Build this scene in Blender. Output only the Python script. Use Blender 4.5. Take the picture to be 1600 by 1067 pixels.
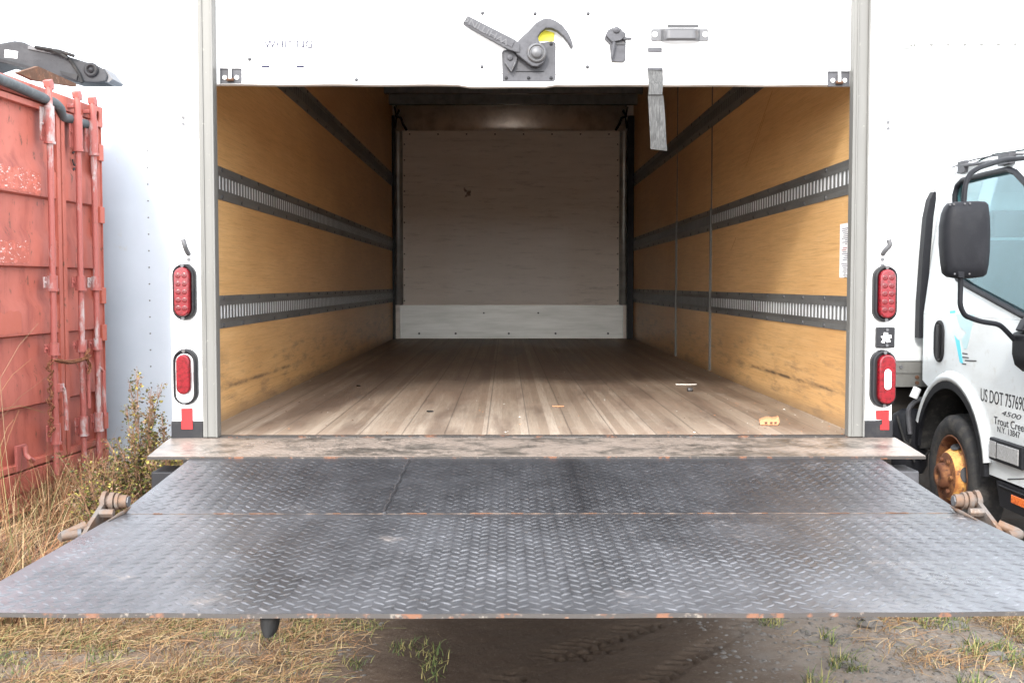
import bpy, bmesh, math, random
import numpy as np
from mathutils import Vector, Matrix
from mathutils.geometry import tessellate_polygon
S = bpy.context.scene
for o in list(bpy.data.objects): bpy.data.objects.remove(o)
R = math.radians
PI = math.pi
random.seed(7); rng = np.random.default_rng(7)

# ------------------------------------------------------------------ camera
CAM = Vector((0.0, -3.91, 1.654)); FPX = 1750.0
cd = bpy.data.cameras.new('camera'); cam = bpy.data.objects.new('camera', cd)
S.collection.objects.link(cam); S.camera = cam
cd.sensor_width = 36; cd.lens = FPX / 1600 * 36; cd.clip_start = .05; cd.clip_end = 2000
cam.location = CAM; cam.rotation_euler = (R(90 - 2.9), 0, R(-.33))
cd.dof.use_dof = True; cd.dof.focus_distance = 4.2; cd.dof.aperture_fstop = 18
# ------------------------------------------------------------------ light
SUN = Vector((.27, 1, -.56)).normalized()
w = bpy.data.worlds.new('World'); S.world = w; w.use_nodes = True
nt = w.node_tree; bg = nt.nodes['Background']
sky = nt.nodes.new('ShaderNodeTexSky'); sky.sky_type = 'NISHITA'; sky.sun_disc = False
sky.sun_elevation = math.asin(-SUN.z); sky.sun_rotation = math.atan2(-SUN.x, -SUN.y)
sky.air_density = 1.0; sky.dust_density = 3.0; sky.ozone_density = 1.0
mx = nt.nodes.new('ShaderNodeMix'); mx.data_type = 'RGBA'; mx.inputs['Factor'].default_value = .82
mx.inputs['B'].default_value = (9.2, 9.6, 10.3, 1)          # thin white cloud veil over the blue
tcw = nt.nodes.new('ShaderNodeTexCoord'); dw = nt.nodes.new('ShaderNodeVectorMath'); dw.operation = 'DOT_PRODUCT'
dw.inputs[1].default_value = tuple(-SUN); nt.links.new(tcw.outputs['Generated'], dw.inputs[0])
rw = nt.nodes.new('ShaderNodeMapRange'); rw.interpolation_type = 'SMOOTHSTEP'; rw.inputs[1].default_value = .1; rw.inputs[2].default_value = .95
rw.inputs[3].default_value = 1.0; rw.inputs[4].default_value = 2.3; nt.links.new(dw.outputs['Value'], rw.inputs[0])
vw = nt.nodes.new('ShaderNodeVectorMath'); vw.operation = 'SCALE'; vw.inputs[0].default_value = (9.2, 9.5, 10.0); nt.links.new(rw.outputs[0], vw.inputs['Scale'])
nt.links.new(vw.outputs[0], mx.inputs['B'])                   # the cloud veil glows round the hidden sun
nt.links.new(sky.outputs[0], mx.inputs['A']); nt.links.new(mx.outputs['Result'], bg.inputs['Color'])
bg.inputs['Strength'].default_value = .14
sl = bpy.data.lights.new('sun', 'SUN'); sl.energy = 1.4; sl.angle = R(6); sl.color = (1, .955, .89)
so = bpy.data.objects.new('sun', sl); S.collection.objects.link(so)
so.rotation_euler = SUN.to_track_quat('-Z', 'Y').to_euler(); so.location = (0, -10, 12)
S.view_settings.view_transform = 'Standard'; S.view_settings.look = 'None'
S.view_settings.exposure = 1.5; S.view_settings.gamma = 1
S.cycles.max_bounces = 12; S.cycles.diffuse_bounces = 8; S.cycles.glossy_bounces = 4
S.cycles.transparent_max_bounces = 12

# ------------------------------------------------------------------ measuring: where a sight line meets a plane
RM = cam.rotation_euler.to_matrix()
def ray(x, y): return RM @ Vector(((x - 800) / FPX, -(y - 533.5) / FPX, -1))
def aY(x, y, Y): r = ray(x, y); return CAM + r * ((Y - CAM.y) / r.y)
def aX(x, y, X): r = ray(x, y); return CAM + r * ((X - CAM.x) / r.x)
def aZ(x, y, Z): r = ray(x, y); return CAM + r * ((Z - CAM.z) / r.z)

# ------------------------------------------------------------------ materials
MATS = {}
def ramp(nt, src, stops):
    r = nt.nodes.new('ShaderNodeValToRGB'); e = r.color_ramp.elements
    while len(e) < len(stops): e.new(.5)
    for i, (p, c) in enumerate(stops):
        e[i].position = p; e[i].color = (c, c, c, 1) if isinstance(c, (int, float)) else (*c, 1)
    nt.links.new(src, r.inputs[0]); return r.outputs[0]
def noise(nt, scale=(1, 1, 1), sc=5, detail=5, rough=.6, coord='Object', dist=0):
    tc = nt.nodes.new('ShaderNodeTexCoord'); mp = nt.nodes.new('ShaderNodeMapping')
    mp.inputs['Scale'].default_value = scale
    nt.links.new(tc.outputs[coord], mp.inputs['Vector'])
    n = nt.nodes.new('ShaderNodeTexNoise'); n.inputs['Scale'].default_value = sc
    n.inputs['Detail'].default_value = detail; n.inputs['Roughness'].default_value = rough
    n.inputs['Distortion'].default_value = dist
    nt.links.new(mp.outputs[0], n.inputs['Vector']); return n.outputs['Fac']
def mixc(nt, fac, a, b):
    m = nt.nodes.new('ShaderNodeMix'); m.data_type = 'RGBA'
    for k, v in (('Factor', fac), ('A', a), ('B', b)):
        if isinstance(v, (int, float)): m.inputs[k].default_value = v
        elif isinstance(v, tuple): m.inputs[k].default_value = (*v, 1)
        else: nt.links.new(v, m.inputs[k])
    return m.outputs['Result']
def math_(nt, op, a, b=None, clamp=False):
    m = nt.nodes.new('ShaderNodeMath'); m.operation = op; m.use_clamp = clamp
    for i, v in enumerate((a, b)):
        if v is None: continue
        if isinstance(v, (int, float)): m.inputs[i].default_value = v
        else: nt.links.new(v, m.inputs[i])
    return m.outputs[0]
def pos(nt, coord='Object'):
    tc = nt.nodes.new('ShaderNodeTexCoord'); s = nt.nodes.new('ShaderNodeSeparateXYZ')
    nt.links.new(tc.outputs[coord], s.inputs[0]); return s.outputs
def band(nt, v, a, b, soft):
    up = nt.nodes.new('ShaderNodeMapRange'); up.interpolation_type = 'SMOOTHSTEP'
    up.inputs[1].default_value = a - soft; up.inputs[2].default_value = a + soft
    dn = nt.nodes.new('ShaderNodeMapRange'); dn.interpolation_type = 'SMOOTHSTEP'
    dn.inputs[1].default_value = b - soft; dn.inputs[2].default_value = b + soft
    dn.inputs[3].default_value = 1; dn.inputs[4].default_value = 0
    nt.links.new(v, up.inputs[0]); nt.links.new(v, dn.inputs[0])
    return math_(nt, 'MULTIPLY', up.outputs[0], dn.outputs[0])
def mat(name, col, rough=.5, metal=0, layers=(), bump=None, spec=.5, rvar=None, coat=0, trans=0, ior=1.45):
    m = bpy.data.materials.new(name); m.use_nodes = True; nt = m.node_tree
    p = nt.nodes['Principled BSDF']
    p.inputs['Roughness'].default_value = rough; p.inputs['Metallic'].default_value = metal
    p.inputs['Specular IOR Level'].default_value = spec; p.inputs['Coat Weight'].default_value = coat
    p.inputs['Transmission Weight'].default_value = trans; p.inputs['IOR'].default_value = ior
    c = col
    for (sc, c2, lo, hi, st) in layers:                      # noise-masked layers of a second colour
        f = ramp(nt, noise(nt, st, sc, 6, .65), [(lo, 0.), (hi, 1.)])
        c = mixc(nt, f, c, c2)
    if isinstance(c, tuple): p.inputs['Base Color'].default_value = (*c, 1)
    else: nt.links.new(c, p.inputs['Base Color'])
    if rvar:
        sc, lo, hi, st = rvar
        nt.links.new(ramp(nt, noise(nt, st, sc, 5), [(.3, lo), (.7, hi)]), p.inputs['Roughness'])
    if bump:
        sc, strn, st = bump
        b = nt.nodes.new('ShaderNodeBump'); b.inputs['Strength'].default_value = strn; b.inputs['Distance'].default_value = .01
        nt.links.new(noise(nt, st, sc, 6, .6), b.inputs['Height']); nt.links.new(b.outputs[0], p.inputs['Normal'])
    MATS[name] = m; return m
U = (1, 1, 1)
mat('white', (.80, .80, .79), .32, 0, [(3, (.70, .70, .68), .45, .85, (1, 1, .3)), (60, (.55, .52, .48), .72, .80, U)], (2, .04, U))
mat('door_white', (.80, .80, .79), .4, 0, [(2.2, (.74, .74, .72), .4, .8, (1, 1, .4)), (45, (.5, .47, .43), .74, .82, U)])
mat('alu', (.15, .148, .138), .5, .15, [(9, (.12, .118, .11), .4, .75, (1, 1, .12)), (50, (.25, .24, .22), .64, .75, U)], (30, .1, (1, 1, .1)), rvar=(14, .3, .55, (1, 1, .1)))
mat('galv', (.42, .43, .42), .42, .7, [(12, (.30, .31, .30), .4, .7, (.3, 1, 1)), (40, (.18, .17, .15), .66, .76, U)], (20, .12, U), rvar=(9, .3, .6, U))
mat('kick_metal', (.54, .54, .51), .45, .6, [(5, (.40, .40, .37), .4, .7, (.4, 1, 4)), (60, (.2, .19, .17), .7, .76, U)], (20, .06, (.3, 1, 3)))
mat('cove', (.95, .89, .82), .43, .72, [(6, (.55, .5, .45), .45, .8, U)], (10, .05, U))
mat('track', (.20, .205, .20), .45, .5, [(14, (.12, .12, .12), .45, .75, (1, .2, 1)), (50, (.28, .25, .2), .66, .8, U)], (40, .1, U))
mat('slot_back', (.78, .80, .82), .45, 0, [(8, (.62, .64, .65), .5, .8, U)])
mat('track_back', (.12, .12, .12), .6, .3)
mat('rubber', (.022, .022, .022), .7, 0, [(20, (.05, .047, .043), .5, .75, U)], (60, .2, U))
mat('black_paint', (.018, .018, .02), .45, 0, [(12, (.04, .038, .035), .5, .8, U)], (30, .08, U))
mat('hardware', (.07, .07, .076), .5, .1, [(25, (.045, .045, .048), .45, .75, U), (45, (.28, .19, .12), .70, .82, U)], (60, .15, U))
mat('zinc', (.10, .10, .104), .42, .3, [(30, (.075, .06, .05), .55, .8, U)], (40, .08, U))
mat('embossed', (.10, .10, .104), .45, .2)
mat('red_lens', (.16, .004, .009), .2, 0, [(75, (.05, .001, .002), .45, .7, U)], None, coat=.25)
mat('led_well', (.09, .002, .004), .2, 0, coat=.2)
mat('clear_lens', (.82, .80, .80), .18, 0, [(60, (.55, .5, .5), .5, .6, U)], coat=.5)
mat('red_decal', (.26, .010, .012), .4)
mat('yellow_sticker', (.85, .78, .05), .5)
mat('sticker', (.80, .80, .79), .5, 0, [(12, (.66, .65, .62), .5, .8, U)])
mat('ink', (.03, .03, .032), .5)
mat('label_ink', (.03, .03, .055), .7, spec=.1)
mat('pale_ink', (.115, .115, .15), .5)
mat('strap', (.07, .07, .069), .85, 0, [(30, (.05, .05, .049), .4, .7, (1, 1, .3)), (200, (.11, .11, .108), .45, .65, (1, 1, .1))], (150, .4, (3, 3, .3)))
mat('lip_steel', (.035, .03, .027), .7, .1, [(22, (.13, .055, .028), .56, .62, U), (60, (.14, .12, .10), .60, .66, U), (30, (.14, .10, .08), .6, .7, U)], (40, .2, U))
mat('brown_rust', (.10, .055, .036), .8, .1, [(12, (.17, .08, .045), .5, .68, U), (35, (.24, .17, .13), .6, .75, U)], (40, .4, U))
mat('hinge_steel', (.115, .10, .09), .6, .2, [(14, (.13, .078, .05), .42, .62, U), (30, (.25, .225, .20), .6, .75, U)], (50, .3, U))
mat('wood_chip', (.42, .20, .10), .8, 0, [(30, (.32, .13, .06), .5, .7, U)], (40, .3, U))
mat('paper', (.75, .73, .68), .8)
mat('undercarriage', (.045, .04, .036), .8, .1, [(6, (.09, .06, .04), .5, .75, U)], (20, .3, U))
mat('container', (.35, .090, .062), .55, 0, [(3, (.43, .12, .085), .4, .7, (1, 1, .5)), (7, (.25, .055, .038), .50, .70, (1, 1, .3)), (18, (.13, .05, .03), .60, .68, (1, 1, .5)), (60, (.5, .3, .24), .70, .76, U)], (8, .15, U))
mat('rod_paint', (.33, .095, .08), .5, 0, [(4, (.42, .36, .35), .55, .62, (1, 1, .35)), (20, (.20, .07, .05), .58, .7, U)], (30, .2, U))
mat('chipped', (.37, .09, .06), .6, 0, [(22, (.66, .56, .53), .57, .62, (1, 1, 2.5)), (16, (.50, .13, .09), .5, .6, U)])
mat('orange_patch', (.40, .10, .062), .55, 0, [(8, (.42, .11, .08), .4, .7, U)])
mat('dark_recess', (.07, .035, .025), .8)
mat('gasket', (.075, .085, .09), .6, 0, [(10, (.15, .16, .16), .5, .8, U)])
mat('chain_rust', (.16, .06, .03), .8, .2, [(40, (.30, .13, .06), .45, .65, U)])
mat('excavator_grey', (.032, .033, .036), .5, .0, [(6, (.05, .051, .054), .45, .75, U), (20, (.03, .03, .033), .55, .7, U)], (15, .1, U))
mat('trailer_skin', (.42, .47, .52), .35, .1, [(1.5, (.37, .42, .47), .4, .75, U), (7, (.40, .38, .32), .62, .80, (1, 1, .7))], (3, .08, U))
mat('cab_white', (.64, .67, .68), .22, 0, [(2.2, (.52, .53, .52), .45, .75, (1, .6, 1.6)), (9, (.50, .49, .46), .58, .75, U), (50, (.45, .42, .38), .73, .8, U)], coat=.5)
mat('dark_plastic', (.011, .0115, .014), .5, 0, [(15, (.018, .0185, .021), .5, .8, U)], (120, .1, U))
mat('seat_cloth', (.06, .06, .065), .9)
mat('tyre', (.035, .035, .036), .75, 0, [(14, (.075, .068, .06), .45, .75, U)], (50, .2, U))
mat('rim_yellow', (.62, .33, .09), .6, .1, [(7, (.34, .13, .04), .48, .58, U), (30, (.15, .06, .03), .56, .68, U)], (25, .4, U))
mat('rim_rust', (.12, .05, .028), .75, .1, [(12, (.24, .11, .045), .5, .68, U), (30, (.05, .025, .02), .55, .7, U)], (25, .5, U))
mat('amber', (.75, .16, .02), .25, 0, [(80, (.5, .08, .01), .5, .6, U)], coat=.5)
mat('turquoise', (.10, .58, .72), .35); mat('pale_teal', (.42, .58, .60), .35)
mat('chrome_lamp', (.72, .73, .73), .15, .5, [(60, (.5, .5, .5), .45, .6, (1, 4, 1))])
mat('gap_shadow', (.13, .12, .11), .7)  # dark tone standing in for shadow along the sill gap
mat('stone', (.115, .105, .095), .85, 0, [(6, (.085, .076, .068), .4, .7, U), (20, (.19, .175, .16), .62, .75, U)], (30, .5, U))
def leafm(name, cols, rough=.7):
    m = mat(name, cols[0], rough)
    nt = m.node_tree; p = nt.nodes['Principled BSDF']
    g = nt.nodes.new('ShaderNodeNewGeometry')
    n = len(cols); r = ramp(nt, g.outputs['Random Per Island'], [(i / n, c) for i, c in enumerate(cols)])
    r.node.color_ramp.interpolation = 'CONSTANT'
    nt.links.new(r, p.inputs['Base Color']); return m
leafm('straw', [(.22, .135, .062), (.27, .18, .09), (.15, .08, .04), (.32, .24, .135), (.12, .07, .04), (.22, .125, .062), (.13, .13, .05), (.22, .15, .09)])
leafm('red_straw', [(.16, .07, .035), (.22, .13, .068), (.12, .055, .032), (.22, .11, .055), (.09, .06, .035), (.34, .25, .14), (.10, .09, .035)])
leafm('green_grass', [(.06, .085, .028), (.10, .125, .04), (.17, .17, .06), (.045, .065, .022), (.24, .20, .08)])
leafm('weed_leaf', [(.075, .075, .028), (.16, .14, .04), (.07, .085, .03), (.14, .08, .04), (.30, .26, .07), (.06, .045, .03), (.22, .15, .10)])
mat('weed_stem', (.22, .12, .07), .8)
# plywood
def plywood():
    m = mat('plywood', (.5, .3, .13), .42); nt = m.node_tree; p = nt.nodes['Principled BSDF']
    X, Y, Z = pos(nt)
    g = noise(nt, (1, .18, 3.6), 13, 12, .8, dist=.5)
    c = ramp(nt, g, [(.25, (.55, .315, .12)), (.5, (.70, .435, .19)), (.75, (.79, .53, .265))])
    c = mixc(nt, ramp(nt, noise(nt, (1, .5, 1), 1.3, 4), [(.35, 0.), (.75, .75)]), c, (.47, .25, .095))
    c = mixc(nt, math_(nt, 'MULTIPLY', ramp(nt, noise(nt, (1, .10, 9), 40, 8, .8), [(.50, 0.), (.66, 1.)]), .6), c, (.26, .13, .05))
    c = mixc(nt, math_(nt, 'MULTIPLY', ramp(nt, noise(nt, (1, 1, 1), 16, 3), [(.66, 0.), (.74, 1.)]), .35), c, (.68, .48, .26))
    # scuffs low down, dirt near the floor, one long black rub mark
    low = band(nt, Z, -.2, .27, .07)
    c = mixc(nt, math_(nt, 'MULTIPLY', low, ramp(nt, noise(nt, (1, .35, 2.5), 8, 7, .75), [(.50, 0.), (.72, .8)])), c, (.16, .105, .07))
    dirt = band(nt, Z, -.2, .035, .035)
    c = mixc(nt, math_(nt, 'MULTIPLY', dirt, .55), c, (.12, .085, .06))
    rub = math_(nt, 'MULTIPLY', band(nt, math_(nt, 'ADD', Z, math_(nt, 'MULTIPLY', Y, .006)), .123, .137, .008), band(nt, Y, .2, 2.0, .25))
    c = mixc(nt, math_(nt, 'MULTIPLY', rub, ramp(nt, noise(nt, (1, .8, 3), 7, 6), [(.38, .1), (.6, .9)])), c, (.05, .04, .035))
    nt.links.new(c, p.inputs['Base Color'])
    b = nt.nodes.new('ShaderNodeBump'); b.inputs['Strength'].default_value = .15; b.inputs['Distance'].default_value = .004
    nt.links.new(g, b.inputs['Height']); nt.links.new(b.outputs[0], p.inputs['Normal'])
plywood()
def floorwood():
    m = mat('floor_wood', (.3, .2, .13), .6); nt = m.node_tree; p = nt.nodes['Principled BSDF']
    X, Y, Z = pos(nt)
    br = nt.nodes.new('ShaderNodeTexNoise'); br.noise_dimensions = '1D'; br.inputs['Scale'].default_value = 1; br.inputs['Detail'].default_value = 0
    cell = math_(nt, 'FLOOR', math_(nt, 'MULTIPLY', X, 1 / .035))
    nt.links.new(math_(nt, 'MULTIPLY', cell, 3.71), br.inputs['W'])
    c = ramp(nt, br.outputs['Fac'], [(.3, (.215, .165, .122)), (.5, (.28, .225, .172)), (.7, (.35, .29, .23))])
    big = noise(nt, (1, .12, 1), 5.5, 5, .6)
    c = mixc(nt, ramp(nt, big, [(.47, 0.), (.58, .85)]), c, (.135, .098, .074))
    c = mixc(nt, math_(nt, 'MULTIPLY', ramp(nt, noise(nt, (6, .2, 1), 20, 9, .8), [(.45, 0.), (.62, 1.)]), .65), c, (.20, .15, .115))
    c = mixc(nt, math_(nt, 'MULTIPLY', ramp(nt, noise(nt, (1, .6, 1), 9, 7, .75), [(.55, 0.), (.75, 1.)]), .35), c, (.38, .33, .275))
    c = mixc(nt, math_(nt, 'MULTIPLY', ramp(nt, noise(nt, (1, 1, 1), 1.1, 4), [(.4, 0.), (.7, 1.)]), .5), c, (.28, .20, .15))
    # the joints between boards every 0.3 m
    fr = math_(nt, 'FRACT', math_(nt, 'MULTIPLY', math_(nt, 'ADD', X, 10.04), 1 / .152))
    j = band(nt, fr, .0, .034, .02)
    c = mixc(nt, math_(nt, 'MULTIPLY', j, .6), c, (.045, .035, .03))
    nt.links.new(c, p.inputs['Base Color'])
    b = nt.nodes.new('ShaderNodeBump'); b.inputs['Strength'].default_value = .3; b.inputs['Distance'].default_value = .004
    nt.links.new(noise(nt, (6, .3, 1), 12, 6), b.inputs['Height']); nt.links.new(b.outputs[0], p.inputs['Normal'])
    nt.links.new(ramp(nt, big, [(.3, .62), (.7, .42)]), p.inputs['Roughness'])
floorwood()
def tread(name, base, dirt, df, lug=False, stain=False):
    m = mat(name, base, .4, .8); nt = m.node_tree; p = nt.nodes['Principled BSDF']
    X, Y, Z = pos(nt)
    k = lambda q: tuple(min(1, v * q) for v in base)
    c = mixc(nt, ramp(nt, noise(nt, (1, .35, 1), 3.2, 7, .72), [(.38, 0.), (.66, 1.)]), k(1.15), k(.5 if stain else .8))
    c = mixc(nt, math_(nt, 'MULTIPLY', ramp(nt, noise(nt, (.5, 2.2, 1), 9, 7, .75), [(.52, 0.), (.70, 1.)]), .55), c, k(.38 if stain else .7))
    c = mixc(nt, math_(nt, 'MULTIPLY', ramp(nt, noise(nt, (2.5, .3, 1), 16, 7, .8), [(.58, 0.), (.72, 1.)]), .5), c, k(1.9))      # scrapes from carts
    if lug: c = mixc(nt, ramp(nt, noise(nt, U, 11, 6, .7), [(.40, 0.), (.60, 1.)]), c, k(.62))
    c = mixc(nt, ramp(nt, noise(nt, U, 6, 8, .8), [(df, 0.), (df + .12, .8)]), c, dirt)
    c = mixc(nt, ramp(nt, noise(nt, U, 55, 4, .7), [(.62, 0.), (.70, .5)]), c, dirt)
    if stain:
        sx = math_(nt, 'ADD', X, math_(nt, 'MULTIPLY', noise(nt, U, 6, 3), .06))
        st = math_(nt, 'MULTIPLY', band(nt, sx, .125, .165, .045), band(nt, Y, -1.07, -.4, .02))
        c = mixc(nt, math_(nt, 'MULTIPLY', st, .8), c, (.025, .025, .028))
        inner_dark = math_(nt, 'MULTIPLY', band(nt, Y, -1.08, -.4, .01), .30)              # the inner plate is mixed darker than the outer
        c = mixc(nt, inner_dark, c, (.045, .045, .05))
    nt.links.new(c, p.inputs['Base Color'])
    nt.links.new(ramp(nt, noise(nt, U, 5, 7, .75), [(.3, .24), (.7, .44)]), p.inputs['Roughness'])
    nt.links.new(ramp(nt, noise(nt, U, 6, 8, .8), [(df, .75), (df + .12, .1)]), p.inputs['Metallic'])
    b = nt.nodes.new('ShaderNodeBump'); b.inputs['Strength'].default_value = .35; b.inputs['Distance'].default_value = .003
    nt.links.new(noise(nt, U, 70, 5, .7), b.inputs['Height']); nt.links.new(b.outputs[0], p.inputs['Normal'])
tread('tread_plate', (.140, .143, .156), (.15, .12, .10), .60, stain=True)
tread('tread_lug', (.178, .181, .195), (.19, .155, .13), .60, lug=True, stain=True)
tread('sill_plate', (.18, .158, .137), (.22, .175, .145), .40)
tread('sill_lug', (.28, .25, .22), (.27, .22, .185), .44, lug=True)
def bulk():
    m = mat('bulkhead_panel', (.5, .45, .4), .45); nt = m.node_tree; p = nt.nodes['Principled BSDF']
    X, Y, Z = pos(nt)
    c = mixc(nt, ramp(nt, noise(nt, (.3, 1, 2), 5, 6, .7), [(.35, 0.), (.7, 1.)]), (.84, .76, .67), (.74, .66, .57))
    c = mixc(nt, math_(nt, 'MULTIPLY', ramp(nt, noise(nt, (.35, 1, 3), 9, 9, .8), [(.54, 0.), (.66, 1.)]), .7), c, (.46, .40, .34))
    c = mixc(nt, math_(nt, 'MULTIPLY', ramp(nt, noise(nt, (.2, 1, 9), 14, 6, .7), [(.64, 0.), (.70, 1.)]), .8), c, (.28, .22, .18))
    # soft pale patch low in the middle and the torn brown spot
    c = mixc(nt, math_(nt, 'MULTIPLY', math_(nt, 'MULTIPLY', band(nt, X, -.55, .62, .1), band(nt, Z, .33, 1.12, .12)), .35), c, (.88, .85, .80))
    sp = math_(nt, 'MULTIPLY', band(nt, math_(nt, 'ADD', X, math_(nt, 'MULTIPLY', noise(nt, U, 14, 2), .2)), -.315, -.255, .012), band(nt, math_(nt, 'ADD', Z, math_(nt, 'MULTIPLY', noise(nt, U, 17, 2), .12)), 1.47, 1.53, .012))
    c = mixc(nt, math_(nt, 'MULTIPLY', sp, .85), c, (.16, .07, .03))
    nt.links.new(c, p.inputs['Base Color'])
bulk()
def groundm():
    m = mat('dirt', (.1, .08, .06), .95); nt = m.node_tree; p = nt.nodes['Principled BSDF']
    X, Y, Z = pos(nt)
    c = mixc(nt, ramp(nt, noise(nt, U, 2.3, 8, .7), [(.35, 0.), (.7, 1.)]), (.115, .080, .056), (.175, .135, .102))
    c = mixc(nt, ramp(nt, noise(nt, U, 22, 8, .75), [(.48, 0.), (.66, .8)]), c, (.085, .058, .042))
    c = mixc(nt, ramp(nt, noise(nt, U, 60, 4, .7), [(.58, 0.), (.66, .7)]), c, (.28, .25, .22))
    gr = band(nt, math_(nt, 'ADD', X, math_(nt, 'MULTIPLY', noise(nt, U, 3, 4), .6)), 1.25, 60, .5)
    c = mixc(nt, math_(nt, 'MULTIPLY', gr, ramp(nt, noise(nt, U, 5, 7, .7), [(.35, .3), (.65, 1.)])), c, (.15, .132, .115))
    under_shade = math_(nt, 'MULTIPLY', band(nt, math_(nt, 'ADD', X, math_(nt, 'MULTIPLY', noise(nt, U, 2.5, 6), .5)), -.35, 1.35, .45), band(nt, Y, -.8, 9, .6))
    c = mixc(nt, math_(nt, 'MULTIPLY', under_shade, .80), c, (.036, .025, .018))          # shade under the truck, painted into the dirt colour
    far = math_(nt, 'SUBTRACT', 1, band(nt, Y, -60, 12, 4))
    c = mixc(nt, math_(nt, 'MULTIPLY', far, .6), c, (.2, .18, .1))
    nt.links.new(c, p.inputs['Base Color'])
    b = nt.nodes.new('ShaderNodeBump'); b.inputs['Strength'].default_value = .6; b.inputs['Distance'].default_value = .012
    nt.links.new(noise(nt, U, 45, 8, .7), b.inputs['Height']); nt.links.new(b.outputs[0], p.inputs['Normal'])
groundm()
def glassm():
    m = bpy.data.materials.new('cab_glass'); m.use_nodes = True; nt = m.node_tree
    for n in list(nt.nodes):
        if n.type == 'BSDF_PRINCIPLED': nt.nodes.remove(n)
    out = [n for n in nt.nodes if n.type == 'OUTPUT_MATERIAL'][0]
    t = nt.nodes.new('ShaderNodeBsdfTransparent'); t.inputs[0].default_value = (.60, .77, .79, 1)
    g = nt.nodes.new('ShaderNodeBsdfGlossy'); g.inputs['Roughness'].default_value = .03; g.inputs[0].default_value = (.8, .95, 1, 1)
    mxs = nt.nodes.new('ShaderNodeMixShader'); mxs.inputs[0].default_value = .22
    nt.links.new(t.outputs[0], mxs.inputs[1]); nt.links.new(g.outputs[0], mxs.inputs[2]); nt.links.new(mxs.outputs[0], out.inputs[0])
    MATS['cab_glass'] = m
glassm()

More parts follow.
